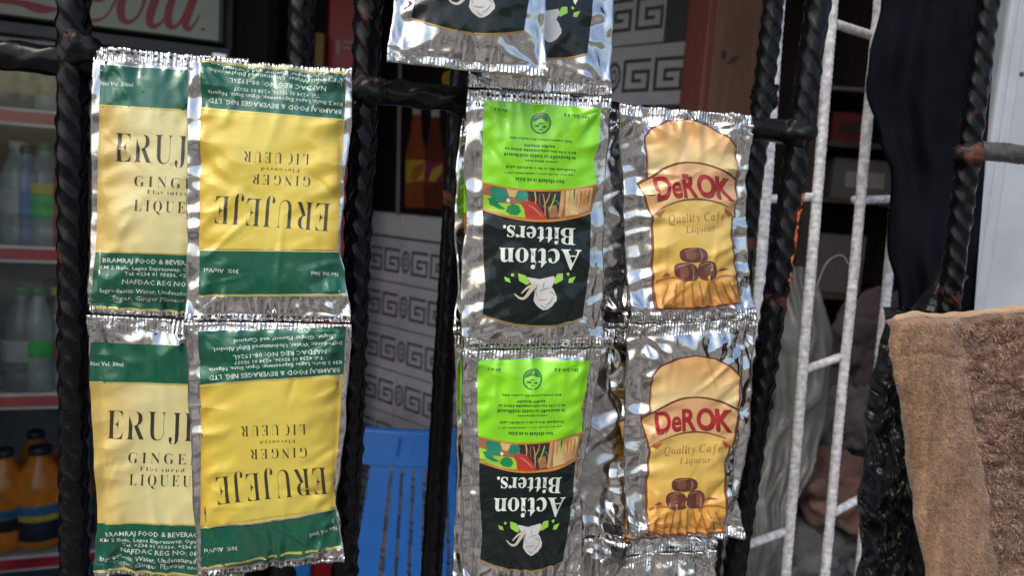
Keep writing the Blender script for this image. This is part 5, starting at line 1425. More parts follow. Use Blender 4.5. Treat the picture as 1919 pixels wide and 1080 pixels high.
def dens(poly, n=10):
    """densify the polygon's edges"""
    out = []
    for i, p in enumerate(poly):
        q = poly[(i + 1) % len(poly)]
        m = max(1, int(math.hypot(q[0] - p[0], q[1] - p[1]) / n))
        out += [(p[0] + (q[0] - p[0]) * k / m, p[1] + (q[1] - p[1]) * k / m) for k in range(m)]
    return out
def curve3(p0, p1, p2, n=12):
    """quadratic through three points"""
    cx = 2 * p1[0] - (p0[0] + p2[0]) / 2; cy = 2 * p1[1] - (p0[1] + p2[1]) / 2
    return [((1 - t) ** 2 * p0[0] + 2 * t * (1 - t) * cx + t * t * p2[0], (1 - t) ** 2 * p0[1] + 2 * t * (1 - t) * cy + t * t * p2[1]) for t in [i / n for i in range(n + 1)]]

def area2(lp):
    return sum(lp[i][0] * lp[(i + 1) % len(lp)][1] - lp[(i + 1) % len(lp)][0] * lp[i][1] for i in range(len(lp))) / 2
def glyph_loops(font, ch):
    out = []
    for fl in GLYPHS[font][ch]:
        lp = [(fl[i] / 1000, fl[i + 1] / 1000) for i in range(0, len(fl), 2)]
        if abs(area2(lp)) > 4e-4:
            out.append(lp)
    return out
def text_px(font, s, a, b, cap, track=0.06, bow=0.0, space=0.25):
    """glyph outlines set on the baseline from photo point a to b"""
    items, x = [], 0.0
    capref = None
    for ch in s:
        if ch == ' ':
            x += space; continue
        lps = glyph_loops(font, ch)
        x0 = min(p[0] for lp in lps for p in lp); x1 = max(p[0] for lp in lps for p in lp)
        items.append((x - x0, lps))
        if ch.isupper() and ch not in 'QJ' and capref is None:
            capref = max(p[1] for lp in lps for p in lp)
        x += x1 - x0 + track
    W = x - track
    capref = capref or 0.66
    dx, dy = b[0] - a[0], b[1] - a[1]
    L = math.hypot(dx, dy); ex, ey = dx / L, dy / L
    ux, uy = ey, -ex
    groups = []
    for ox, lps in items:
        g = []
        for lp in lps:
            o = []
            for px, py in lp:
                t = (px + ox) / W
                h = py / capref * cap + bow * (1 - (2 * t - 1) ** 2)
                o.append((a[0] + dx * t + ux * h, a[1] + dy * t + uy * h))
            g.append(o)
        groups.append(g)
    return groups
def small_text(sch, lines, mat, lvl, name='small_print'):
    """lines: (text, a, b, cap) in the plain sans face, one mesh"""
    pts, tris = [], []
    for s, a, b, cap in lines:
        c = bpy.data.curves.new('t', 'FONT')
        c.body = s
        c.resolution_u = 1
        c.offset = 0.010
        ob = bpy.data.objects.new('t', c)
        me = ob.to_mesh()
        if len(me.vertices) == 0:
            continue
        xs = [v.co.x for v in me.vertices]
        x0, W = min(xs), max(xs) - min(xs)
        dx, dy = b[0] - a[0], b[1] - a[1]
        L = math.hypot(dx, dy); ux, uy = dy / L, -dx / L
        k = len(pts)
        for v in me.vertices:
            t = (v.co.x - x0) / W
            h = v.co.y / 0.72 * cap
            pts.append((a[0] + dx * t + ux * h, a[1] + dy * t + uy * h))
        for p in me.polygons:
            tris.append(tuple(k + i for i in p.vertices))
        ob.to_mesh_clear()
        bpy.data.objects.remove(ob)
        bpy.data.curves.remove(c)
    sch.decal_tri_px(name, pts, tris, mat, lvl, kind='stuff')
def micro_lines(lines, seed, h=4.0):
    """illegible print: rows of tiny word-shaped marks; lines: (a, b, height)"""
    r = random.Random(seed)
    groups = []
    for a, b, hh in lines:
        L = math.hypot(b[0] - a[0], b[1] - a[1])
        dx, dy = (b[0] - a[0]) / L, (b[1] - a[1]) / L
        t = 0
        while t < L - 2:
            w = min(r.uniform(1.6, 4.2), L - t)
            k = r.uniform(.55, 1.0) * hh
            p = (a[0] + dx * t, a[1] + dy * t)
            groups.append([[p, (p[0] + dx * w, p[1] + dy * w), (p[0] + dx * w - dy * -k * -1, p[1] + dy * w + k), (p[0] + dy * k, p[1] + k)]])
            t += w + (r.uniform(.8, 1.3) if r.random() < .8 else 3.2)
    return groups
def perforation(s, v, d=0.0, n=26, h=0.010, name='perforation', seed=0):
    r = random.Random(seed)
    g = []
    for i in range(n):
        u = 0.05 + 0.9 * i / (n - 1)
        w = 0.9 / n * r.uniform(.35, .6)
        k = r.uniform(.5, 1) * h
        sk = r.uniform(-.006, .006)
        g.append([[(u, v - k / 2), (u + w, v - k / 2), (u + w + sk, v + k / 2), (u + sk, v + k / 2)]])
    s.decal_uv(name, g, M_slit, 0, 1)

# ---------------- inks
I_green = ink('bottle green ink', (0.0, 0.105, 0.052), 0.2, 0.3)
I_gline = ink('pale gold rule', (0.62, 0.55, 0.14), 0.4, 0.3)
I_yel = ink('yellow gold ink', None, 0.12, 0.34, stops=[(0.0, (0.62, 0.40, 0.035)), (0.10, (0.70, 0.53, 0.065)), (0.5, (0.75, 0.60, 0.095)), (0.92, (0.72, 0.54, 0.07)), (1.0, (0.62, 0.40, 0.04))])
I_yel_lit = ink('gold ink with lighting painted in', None, 0.12, 0.34, stops=[(0.0, (0.58, 0.40, 0.09)), (0.10, (0.62, 0.46, 0.13)), (0.26, (0.69, 0.58, 0.25)), (0.42, (0.72, 0.65, 0.30)), (0.9, (0.72, 0.65, 0.29)), (1.0, (0.6, 0.36, 0.08))])  # paler copy of the yellow ink, lighting difference put into its colour
I_black = ink('black ink', (0.010, 0.012, 0.010), 0.0, 0.35)
I_brownk = ink('sepia black ink', (0.035, 0.028, 0.012), 0.0, 0.35)
I_white = ink('white ink', (0.62, 0.70, 0.62), 0.0, 0.4)
I_lime = ink('lime ink', (0.25, 0.72, 0.006), 0.05, 0.34)
I_bottle = ink('black green ink', (0.004, 0.010, 0.009), 0.0, 0.16, coat=0.0)
I_gold = ink('gold rule ink', (0.42, 0.27, 0.08), 0.5, 0.3)
I_dkgreen = ink('dark green small print', (0.02, 0.16, 0.01), 0.0, 0.4)
I_cream = ink('pale green white ink', (0.72, 0.80, 0.68), 0.0, 0.38)
I_root = ink('root white ink', (0.60, 0.60, 0.56), 0.0, 0.4)
I_tan2r = ink('root arm ink', (0.56, 0.50, 0.38), 0.0, 0.4)
I_rootline = ink('root shading ink', (0.20, 0.19, 0.17), 0.0, 0.4)
I_leaf = ink('leaf green ink', (0.0, 0.24, 0.06), 0.05, 0.35)
I_leaf2 = ink('teal leaf ink', (0.005, 0.22, 0.13), 0.05, 0.35)
I_leaf3 = ink('bright leaf ink', (0.34, 0.62, 0.04), 0.05, 0.35)
I_limeleaf = ink('lime leaf ink', (0.30, 0.62, 0.06), 0.05, 0.35)
I_herb = ink('herb brown ink', (0.34, 0.15, 0.05), 0.05, 0.35)
I_red = ink('herb red ink', (0.50, 0.035, 0.020), 0.05, 0.35)
I_tan = ink('herb tan ink', (0.55, 0.30, 0.12), 0.05, 0.35)
I_tan2 = ink('herb straw ink', (0.62, 0.44, 0.17), 0.05, 0.35)
I_dark = ink('herb dark ink', (0.035, 0.018, 0.012), 0.05, 0.35)
I_orl = ink('orange rule ink', (0.62, 0.22, 0.03), 0.1, 0.35)
D_line = ink('brown outline ink', (0.16, 0.045, 0.012), 0.1, 0.35)
D_top = ink('dawn label ink', None, 0.22, 0.32, axis=2, stops=[(0.0, (0.80, 0.74, 0.46)), (0.28, (0.84, 0.66, 0.30)), (0.7, (0.82, 0.50, 0.19)), (1.0, (0.76, 0.42, 0.14))])
D_body = ink('amber label ink', None, 0.22, 0.32, axis=2, stops=[(0.0, (0.66, 0.30, 0.06)), (0.18, (0.72, 0.38, 0.07)), (0.5, (0.78, 0.53, 0.11)), (1.0, (0.80, 0.55, 0.17))])
D_rib = ink('ribbon orange ink', (0.80, 0.46, 0.20), 0.2, 0.32)
D_fold = ink('ribbon fold ink', (0.45, 0.10, 0.03), 0.15, 0.35)
D_red = ink('crimson ink', (0.40, 0.012, 0.022), 0.1, 0.32)
D_txt = ink('caramel ink', (0.36, 0.17, 0.045), 0.1, 0.36)
D_bar = ink('barrel brown ink', (0.11, 0.030, 0.018), 0.1, 0.35)
D_bar2 = ink('barrel light ink', (0.22, 0.070, 0.038), 0.1, 0.35)
D_hi = ink('barrel hoop ink', (0.38, 0.18, 0.11), 0.1, 0.35)
D_ray = ink('field line ink', (0.46, 0.14, 0.025), 0.1, 0.35)
D_glow = ink('sun glow ink', (0.82, 0.82, 0.66), 0.1, 0.35)

# ---------------- ginger liqueur strips
def ginger(s, green, yellow, bottom, name_l, sub, ylw, lines_top, lines_bot, grl):
    s.decal('green_band', [[dens(green)]], I_green, 0)
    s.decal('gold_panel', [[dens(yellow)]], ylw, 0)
    s.decal('green_band', [[dens(bottom)]], I_green, 0)
    for poly in grl:
        s.decal('gold_rule', [[dens(poly)]], I_gline, 1, 2)
    s.decal('brand_lettering', text_px('R', 'ERUJEJE', *name_l, track=0.075), I_brownk, 2, 2)
    g = []
    for t, a, b, c, tr in sub:
        g += text_px('R', t, a, b, c, track=tr)
    s.decal('product_lettering', g, I_brownk, 2, 2)
    small_text(s, lines_top + lines_bot, I_white, 2)
def rule(p, q, h):
    return [p, q, (q[0], q[1] + h), (p[0], p[1] + h)]
ADDR = ['BRAMRAJ FOOD & BEVERAGES NIG. LTD', 'KM 2 Ibafo, Lagos Expressway, Ogun State, Nigeria', 'Tel: +234 01 95036, +234 01 95037', 'NAFDAC REG NO: 08-1926L', 'Ingredients: Water, Undenatured Ethyl Alcohol,', 'Sugar, Ginger Flavour and Caramel']

st1 = empty('sachet_strip', G(310, 1080, 0.010), 'strip of two upright pale gold ginger liqueur sachets beside the left bar', 'sachet strip', 'ginger liqueur sachet strips')
s = Sachet(st1, [(178, 86), (468, 112), (452, 600), (166, 584)], 0.0075, seed=1.0, L=[(0, 0), (.3, -.005), (.8, .004), (1, 0)], sv=0.055, H=0.004)
ginger(s, [(190, 122), (462, 140), (460, 214), (188, 198)], [(188, 199), (460, 215), (455, 480), (181, 470)], [(181, 471), (455, 481), (452, 588), (174, 571)],
       ((216, 303), (447, 313), 54),
       [('GINGER', (252, 349), (388, 356), 20, .2), ('Flavoured', (276, 363), (352, 367), 8, .15), ('LIQUEUR', (252, 395), (392, 402), 21, .2)], I_yel_lit,
       [('Net Vol. 30ml', (190, 160), (250, 163), 8)],
       [(ADDR[0], (196, 491), (440, 500), 9), (ADDR[1], (190, 503), (440, 512), 7), (ADDR[2], (236, 515), (410, 522), 7), (ADDR[3], (232, 531), (415, 540), 9), (ADDR[4], (192, 546), (445, 557), 8), (ADDR[5], (214, 560), (430, 570), 8)],
       [rule((189, 196), (460, 212), 3.5), rule((181, 469), (455, 479), 3), rule((174, 571), (452, 588), 4)])
perforation(s, 0.975, seed=1)
perforation(s, 0.018, n=20, h=.008, seed=12)
s = Sachet(st1, [(166, 589), (452, 605), (458, 1092), (178, 1080)], 0.0075, seed=2.0, L=[(0, 0), (.3, .004), (.7, .018), (1, 0)], sv=0.05, H=0.004)
ginger(s, [(172, 641), (452, 650), (452, 724), (170, 715)], [(170, 716), (452, 725), (456, 986), (184, 977)], [(184, 978), (456, 987), (457, 1074), (180, 1062)],
       ((201, 822), (440, 831), 54),
       [('GINGER', (241, 867), (374, 872), 20, .2), ('Flavoured', (263, 882), (345, 886), 8, .15), ('LIQUEUR', (243, 909), (380, 914), 21, .2)], I_yel_lit,
       [('Net Vol. 30ml', (172, 684), (233, 686), 8)],
       [(ADDR[0], (200, 1002), (446, 1008), 9), (ADDR[1], (190, 1013), (446, 1019), 7), (ADDR[2], (230, 1023), (410, 1028), 6), (ADDR[3], (226, 1035), (415, 1041), 9), (ADDR[4], (190, 1047), (448, 1054), 8), (ADDR[5], (214, 1058), (432, 1064), 8)],
       [rule((170, 713), (452, 722), 3.5), rule((184, 976), (456, 985), 3), rule((180, 1063), (457, 1075), 4)])

st2 = empty('sachet_strip', G(510, 1080, 0.017), 'strip of two upside-down yellow ginger liqueur sachets overlapping the pale ones', 'sachet strip', 'ginger liqueur sachet strips')
s = Sachet(st2, [(356, 106), (661, 131), (657, 603), (348, 600)], [0.0130, 0.0130, 0.0190, 0.0190], seed=3.0, R=[(0, 0), (.2, -.005), (.45, -.045), (.72, -.07), (.80, -.035), (1, 0)], sv=0.03, H=0.0042)
ginger(s, [(380, 120), (648, 143), (645, 224), (378, 201)], [(378, 204), (645, 227), (640, 330), (632, 468), (374, 466)], [(376, 470), (634, 473), (646, 510), (648, 549), (374, 552)],
       ((620, 381), (405, 366), 53),
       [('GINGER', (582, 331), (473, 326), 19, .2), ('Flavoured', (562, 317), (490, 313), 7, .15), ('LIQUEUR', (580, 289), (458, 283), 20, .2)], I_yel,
       [(ADDR[0], (640, 206), (392, 184), 9), (ADDR[1], (642, 193), (392, 171), 7), (ADDR[2], (600, 178), (440, 164), 7), (ADDR[3], (612, 164), (432, 148), 9), (ADDR[4], (640, 153), (390, 131), 8), (ADDR[5], (625, 144), (420, 126), 7)],
       [('30%  Alc/Vol', (448, 505), (384, 502), 8), ('Net Vol. 30ml', (634, 511), (584, 508), 8)],
       [rule((378, 201), (645, 224), 3.5), rule((375, 467), (633, 470), 3), rule((374, 552), (648, 550), 4), rule((378, 114), (650, 138), 4)])
perforation(s, 0.985, n=24, seed=2)
s = Sachet(st2, [(348, 603), (659, 606), (640, 1050), (371, 1082)], [0.0188, 0.0188, 0.0170, 0.0170], seed=4.2, R=[(0, 0), (.3, -.01), (.6, -.03), (.75, -.055), (.85, -.02), (1, .02)], sv=0.025, H=0.0048)
ginger(s, [(374, 619), (648, 611), (644, 700), (376, 718)], [(377, 722), (642, 704), (634, 830), (626, 900), (628, 950), (560, 968), (470, 980), (377, 985)], [(377, 989), (470, 984), (560, 972), (628, 954), (640, 1018), (560, 1042), (470, 1054), (378, 1060)],
       ((610, 873), (403, 893), 52),
       [('GINGER', (575, 838), (469, 842), 19, .2), ('Flavoured', (553, 823), (488, 826), 7, .15), ('LIQUEUR', (573, 794), (452, 798), 20, .2)], I_yel,
       [(ADDR[0], (636, 688), (392, 703), 9), (ADDR[1], (640, 674), (392, 690), 7), (ADDR[2], (606, 665), (440, 676), 7), (ADDR[3], (612, 652), (438, 664), 9), (ADDR[4], (640, 637), (400, 650), 8), (ADDR[5], (625, 624), (440, 634), 8)],
       [('30%  Alc/Vol', (446, 1021), (384, 1025), 8), ('Net Vol. 30ml', (630, 983), (580, 998), 8)],
       [rule((377, 719), (643, 701), 3.5), rule((378, 986), (627, 951), 3), rule((378, 1060), (640, 1019), 4)])
perforation(s, 0.985, n=22, seed=3)

# ---------------- herbal bitters strips (design laid out once, then set on every sachet of the kind)
BQ = [(875, 168), (1143, 183), (1125, 648), (862, 652)]
def blob(cx, cy, rx, ry, seed, n=14, k=.3):
    r = random.Random(seed)
    return [(cx + rx * (1 + r.uniform(-k, k)) * math.cos(2 * math.pi * i / n), cy + ry * (1 + r.uniform(-k, k)) * math.sin(2 * math.pi * i / n)) for i in range(n)]
BIT = []
lime = [(905, 188), (960, 191), (1122, 205), (1120, 260), (1112, 300), (1116, 344)] + curve3((1116, 344), (1010, 356), (903, 340), 8)[1:] + [(903, 260)]
BIT.append(('lime_panel', [[dens(lime)]], I_lime, 0, 1))
herb = curve3((903, 341), (1010, 357), (1116, 345), 12) + [(1114, 372), (1108, 396)] + curve3((1106, 398), (1010, 414), (904, 392), 12)
BIT.append(('herb_picture', [[dens(herb)]], I_herb, 0, 1))
blk = curve3((904, 393), (1010, 415), (1106, 399), 12) + [(1104, 470), (1098, 540), (1090, 594)] + curve3((1090, 594), (1000, 610), (902, 588), 12)[1:] + [(908, 540), (904, 460)]
BIT.append(('black_panel', [[dens(blk)]], I_bottle, 0, 1))
up = curve3((902, 587), (1000, 609), (1091, 593), 14)
BIT.append(('gold_rule', [[up + [(x, y + 4) for x, y in up[::-1]]]], I_gold, 1, 2))
up = curve3((904, 390), (1010, 412), (1106, 396), 14)
BIT.append(('gold_rule', [[up + [(x, y + 4) for x, y in up[::-1]]]], I_orl, 3, 2))
up = curve3((903, 340), (1010, 356), (1116, 344), 14)
BIT.append(('orange_rule', [[up + [(x, y + 3) for x, y in up[::-1]]]], I_orl, 3, 2))
def H_(name, poly, mat, lvl):
    BIT.append((name, [[dens(poly, 6)]], mat, lvl, 2))
H_('herb_ground', [(904, 364), (914, 366), (940, 380), (985, 384), (990, 409), (950, 404), (906, 391)], I_leaf3, 1)
H_('herb_leaf', [(918, 351), (932, 348), (946, 351), (952, 366), (946, 378), (932, 380), (922, 370)], I_leaf2, 1.5)
H_('herb_leaf', [(912, 372), (922, 370), (936, 384), (948, 392), (936, 392), (918, 384)], I_leaf, 1.5)
H_('herb_flower', [(948, 352), (960, 353), (972, 356), (964, 370), (954, 368)], I_tan2, 1.7)
H_('herb_leaf', [(968, 360), (976, 355), (986, 357), (990, 368), (980, 378), (966, 374)], I_leaf2, 1.9)
H_('herb_leaf', [(950, 388), (960, 381), (972, 386), (976, 396), (970, 403), (956, 402), (948, 396)], I_leaf, 1.9)
H_('herb_flower', [(948, 374), (953, 372), (956, 377), (951, 380)], I_cream, 2.1)
H_('herb_dark', [(986, 357), (1020, 359), (1052, 357), (1050, 408), (1024, 411), (1006, 388), (990, 378)], I_dark, 1.2)
H_('herb_root', [(974, 380), (992, 377), (1004, 380), (1016, 396), (1026, 410), (1004, 411), (984, 408), (982, 392)], I_red, 2.2)
H_('herb_root', [(1026, 388), (1042, 384), (1046, 406), (1030, 409)], I_herb, 1.7)
for p, m in (([(990, 384, 1.5), (1002, 392, 2.5), (1016, 406, 1.5)], I_tan), ([(1001, 359, 2.2), (1003, 370, 3), (1003, 381, 1.6)], I_tan2), ([(1017, 364, 1.5), (1021, 384, 2.6), (1021, 404, 1.5)], I_tan), ([(1030, 361, 1.6), (1026, 374, 2.4), (1018, 388, 1.4)], I_tan), ([(1040, 364, 2), (1036, 378, 2.4), (1028, 396, 1.4)], I_limeleaf), ([(1034, 372, 1.5), (1044, 378, 2.5), (1048, 386, 1.4)], I_leaf2), ([(1054, 354, 6), (1052, 380, 7), (1048, 407, 6)], I_tan), ([(1012, 362, 1.2), (1010, 376, 2), (1014, 388, 1)], I_herb)):
    BIT.append(('herb_twig', [[stroke(p, 4)]], m, 2.8, 2))
H_('herb_straw', [(1060, 357), (1084, 354), (1108, 351), (1108, 372), (1103, 394), (1080, 402), (1058, 406)], I_tan2, 1.3)
for k, (x, w, sl, m) in enumerate(((1066, 4, -4, I_tan), (1074, 2.5, -5, I_dark), (1080, 5, -4, I_tan), (1088, 2.2, -6, I_herb), (1093, 5, -4, I_orl), (1100, 2.5, -3, I_herb), (1070, 2, 3, I_leaf3), (1084, 2, 2, I_herb))):
    BIT.append(('herb_twig', [[stroke([(x + 2, 355.5, w), (x + 2 + sl * .5, 376, w), (x + 2 + sl, 396, w * .8)], 3)]], m, 2 + k * .12, 2))
H_('herb_straw', [(1058, 382), (1072, 378), (1078, 386), (1076, 401), (1058, 405)], I_tan2, 3.2)
H_('herb_straw', [(1082, 382), (1098, 378), (1104, 384), (1102, 394), (1082, 400)], I_tan, 3.2)
BIT.append(('brand_lettering', text_px('B', 'Bitters.', (1078, 428), (942, 422), 31, .03) + text_px('B', 'Action', (1088, 468), (935, 464), 39, .03), I_cream, 2, 2))
BIT.append(('ribbon_leaf', [[[(970, 512), (984, 516), (992, 530), (986, 534), (972, 526)]], [[(1044, 513), (1054, 512), (1054, 524), (1040, 532), (1034, 528)]], [[(944, 518), (954, 522), (956, 530), (946, 526)]], [[(1066, 522), (1078, 518), (1072, 530), (1064, 530)]], [blob(960, 515, 3, 3, 3)], [blob(1064, 514, 3, 3, 4)]], I_limeleaf, 2, 2))
def ell(cx, cy, rx, ry, n=22, k=.06, sd=0):
    return [(cx + rx * (1 + k * math.sin(5 * a + sd) + k * .6 * math.sin(9 * a)) * math.cos(a), cy + ry * (1 + k * math.sin(4 * a + sd)) * math.sin(a)) for a in [2 * math.pi * i / n for i in range(n)]]
BIT.append(('ginseng_root', [[ell(1020, 556, 21, 24, sd=1)]], I_root, 2, 2))
BIT.append(('ginseng_crown', [[dens([(986, 519), (1011, 523), (1037, 517), (1039, 524), (1034, 536), (1004, 540), (994, 531)], 6)]], I_root, 2.4, 2))
BIT.append(('ginseng_arm', [[stroke([(1004, 530, 9), (992, 546, 7), (982, 558, 5), (972, 558, 4), (963, 550, 2)], 4)]], I_tan2r, 2.8, 2))
BIT.append(('ginseng_arm', [[stroke([(996, 534, 5), (986, 540, 4), (976, 550, 2)], 4)]], I_tan2r, 3.1, 2))
rl = [stroke(p, 3) for p in ([(1006, 534, 1), (1003, 546, 1.4), (1006, 556, .6)], [(1010, 546, .8), (1020, 541, 1.4), (1029, 540, .5)], [(1006, 560, .6), (1016, 562, 1.4), (1025, 560, .5)], [(1020, 528, .6), (1017, 534, 1.2), (1018, 540, .5)], [(1021, 572, .6), (1029, 566, 1.4), (1035, 556, .6)], [(1028, 546, .6), (1035, 549, 1.3), (1038, 554, .5)], [(1012, 570, .5), (1016, 574, 1.2), (1022, 577, .5)])]
BIT.append(('root_lines', [[p] for p in rl], I_rootline, 4, 0))
ring = [[(1012 + 19 * math.cos(a), 231 + 20 * math.sin(a)) for a in [2 * math.pi * i / 24 for i in range(24)]], [(1012 + 16 * math.cos(a), 231 + 17 * math.sin(a)) for a in [2 * math.pi * i / 24 for i in range(24)]]]
half = [(1012 + 15 * math.cos(a), 231 + 16 * math.sin(a)) for a in [math.pi + math.pi * i / 12 for i in range(13)]]
half = half[:1] + [(1000, 229), (1006, 226), (1012, 222), (1019, 227), (1024, 229)] + half[::-1][:-1]
half = [(1012 + 15 * math.cos(a), 231 + 16 * math.sin(a)) for a in [math.pi * 1.05 + math.pi * .9 * i / 12 for i in range(13)]] + [(1020, 227), (1012, 222), (1004, 226)]
BIT.append(('round_emblem', [ring], I_dkgreen, 2, 2))
BIT.append(('round_emblem', [[half], [blob(1006, 236, 5, 2, 3)], [blob(1018, 238, 5, 2, 4)], [blob(1012, 243, 5, 1.6, 8)], [blob(1012, 232, 5, 1.6, 9)]], I_dkgreen, 2, 2))
ml = [((954, 256), (1072, 264), 4), ((982, 270), (1040, 273), 5), ((945, 276), (1080, 285), 5), ((943, 286), (1080, 294), 7), ((984, 299), (1044, 302), 3.5), ((948, 310), (1077, 317), 5), ((945, 322), (1075, 327), 2.5), ((966, 332), (1056, 338), 7.5), ((924, 203), (949, 206), 6), ((1054, 213), (1100, 219), 7)]
BIT.append(('small_print', micro_lines(ml, 5), I_dkgreen, 2, 0))

SPLIT = ('ribbon_leaf', 'ribbon_fold', 'barrel', 'wheat', 'field_edge')
def put(s, name, uvg, mat, lvl, step):
    if name in SPLIT:
        for i, g in enumerate(uvg):
            s.decal_uv(name, [g], mat, lvl + 0.25 * i, step)
    else:
        s.decal_uv(name, uvg, mat, lvl, step, kind='stuff' if name in ('small_print', 'root_lines', 'field_rows', 'barrel_stave') else None)
class _Ref:
    pass
def bitters(s, ref, skip=(), vmap=None):
    for name, groups, mat, lvl, step in BIT:
        if name in skip:
            continue
        if name not in ref.cache.setdefault('names', {}) or True:
            key = id(groups)
            if key not in ref.cache:
                ref.cache[key] = [[[ref.s.uv(x, y) for x, y in lp] for lp in g] for g in groups]
        uvg = ref.cache[id(groups)]
        if vmap:
            uvg = [[[vmap(u, v) for u, v in lp] for lp in g] for g in uvg]
        put(s, name, uvg, mat, lvl, step)
st5 = empty('sachet_strip', G(960, 1080, 0.004), 'bitters sachet strip almost hidden, its green edge peeking out left of the lime one', 'sachet strip', 'bitters sachet strips')
st3 = empty('sachet_strip', G(985, 1085, 0.0165), 'long strip of upside-down bitters sachets with lime and black print, centre', 'sachet strip', 'bitters sachet strips')
A = Sachet(st3, BQ, 0.0150, seed=6.1, L=[(0, 0), (.3, -.01), (.45, .02), (.7, -.01), (1, 0)], R=[(0, 0), (.4, -.02), (.55, -.01), (1, 0)], sv=0.045, H=0.0042)
ref = _Ref(); ref.s = A; ref.cache = {}
bitters(A, ref)
perforation(A, 0.018, n=26, h=.014, seed=4)
perforation(A, 0.985, n=24, h=.010, seed=5)
Bq = Sachet(st3, [(864, 655), (1126, 651), (1080, 1100), (868, 1104)], 0.0150, seed=7.7, R=[(0, 0), (.3, -.01), (.55, -.06), (.75, 0), (1, 0.02)], sv=0.04, H=0.0046)
bitters(Bq, ref)
Tq = Sachet(st3, [(886, -330), (1152, -310), (1145, 180), (877, 164)], 0.0150, seed=8.4, R=[(0, 0), (.75, -.005), (.9, -.02), (1, 0)], sv=0.045, H=0.0046)
bitters(Tq, ref, skip=('small_print', 'round_emblem', 'root_lines'), vmap=lambda u, v: (u * .96, v * 0.965))
st4 = empty('sachet_strip', G(880, 130, 0.0285), 'end of a bitters sachet strip hanging in front at the top', 'sachet strip', 'bitters sachet strips')
s4 = Sachet(st4, [(775, -365), (1030, -345), (1027, 147), (723, 116)], [0.0265, 0.0265, 0.029, 0.029], seed=9.3, L=[(0, 0), (.8, .01), (1, 0)], R=[(0, 0), (.85, -.03), (.94, -.02), (1, 0)], sv=0.04, H=0.0052)
bitters(s4, ref, skip=('small_print', 'round_emblem'), vmap=lambda u, v: (u - .01, v * 0.952))
s5 = Sachet(st5, [(866, 222), (1120, 240), (1112, 628), (846, 622)], 0.0035, seed=10.9, L=[(0, 0), (.22, -.03), (.5, -.02), (.75, .02), (1, 0)], sv=0.04, H=0.003)
bitters(s5, ref, skip=('small_print', 'round_emblem', 'root_lines', 'ribbon_leaf', 'herb_twig', 'herb_leaf', 'herb_root', 'herb_straw', 'herb_flower', 'herb_dark', 'herb_ground', 'ginseng_arm'), vmap=lambda u, v: (u - .075, v + 0.13 * (1 - v)))
s5 = Sachet(st5, [(850, 625), (1112, 631), (1100, 1100), (846, 1100)], 0.0035, seed=11.9, L=[(0, 0), (.2, .01), (.5, .03), (1, 0)], sv=0.04, H=0.003)
bitters(s5, ref, skip=('small_print', 'round_emblem', 'root_lines', 'ribbon_leaf', 'herb_twig', 'herb_leaf', 'herb_root', 'herb_straw', 'herb_flower', 'herb_dark', 'herb_ground', 'ginseng_arm'), vmap=lambda u, v: (u - .06, v))
# plain foil strip, back side out, between the bitters and the coffee sachets
st6 = empty('sachet_strip', G(1120, 1085, 0.004), 'dull strip of foil sachets back side out, between lime and coffee ones', 'sachet strip', 'turned sachet strips')
M_slot = plain('black hanger slot', (0.008, 0.008, 0.009), 0.7)
for q, sd in (([(940, 190), (1182, 205), (1180, 612), (945, 600)], 21.3), ([(945, 603), (1180, 615), (1172, 1000), (948, 996)], 23.1), ([(948, 1000), (1172, 1004), (1168, 1400), (948, 1398)], 24.9)):
    s6 = Sachet(st6, q, 0.0050, seed=sd, mat=M_foilback, wr=2.2, sv=0.045, H=0.0035)
    s6.decal_uv('hang_slot', [[[(.80, .935), (.93, .935), (.93, .985), (.80, .985)]]], M_slot, 1, 1)
    s6.decal_uv('hang_slot', [[[(.83, .015), (.95, .015), (.95, .06), (.83, .06)]]], M_slot, 1, 1)

# ---------------- coffee liqueur strips
CQ = [(1177, 607), (1414, 597), (1387, 1008), (1178, 1004)]
COF = []
topA = [(1219, 778), (1221, 704), (1238, 690), (1268, 676), (1301, 670), (1336, 676), (1362, 690), (1377, 706), (1373, 778)]
bodB = [(1214, 778.5), (1370, 778.5), (1366, 830), (1356, 868), (1352, 990), (1280, 995), (1209, 995), (1211, 900), (1216, 850)]
def grow(poly, d):
    cx = sum(p[0] for p in poly) / len(poly); cy = sum(p[1] for p in poly) / len(poly)
    return [(x + d * (1 if x > cx else -1), y + d * (1 if y > cy else -1)) for x, y in poly]
oA = grow(topA, 5); oB = grow(bodB, 4.5)
oA = [(x, min(y, 779)) for x, y in oA]; oB = [(x, max(y, 779.5)) for x, y in oB]
COF.append(('label_outline', [[dens(oA)]], D_line, 0, 1))
COF.append(('label_outline', [[dens(oB)]], D_line, 0, 1))
iA = [(1217, 778), (1218, 702), (1236, 687), (1268, 673), (1301, 667), (1337, 673), (1364, 687), (1380, 704), (1376, 778)]
COF.append(('label_rim', [[dens(iA)]], D_rib, 1, 1))
COF.append(('label_top', [[dens(topA)]], D_top, 3, 1))
COF.append(('label_body', [[dens(bodB)]], D_body, 2, 1))
rib = curve3((1226, 772), (1300, 746), (1378, 768), 14) + [(1374, 800), (1368, 838)] + curve3((1366, 824), (1296, 808), (1222, 830), 14)[1:-1] + [(1214, 836), (1206, 806), (1199, 782)]
COF.append(('ribbon_outline', [[dens(grow(rib, 3))]], D_line, 5, 1))
COF.append(('ribbon', [[dens(rib)]], D_rib, 6, 1))
COF.append(('ribbon_fold', [[[(1216, 834), (1240, 827), (1228, 840)]], [[(1350, 822), (1368, 836), (1356, 838)]]], D_fold, 7, 2))
COF.append(('brand_lettering_shadow', text_px('H', 'DeROK', (1226, 813), (1370, 809), 41, .03, bow=5), D_line, 7, 2))
COF.append(('brand_lettering', text_px('H', 'DeROK', (1227, 810), (1367, 806), 38, .04, bow=5), D_red, 8, 2))
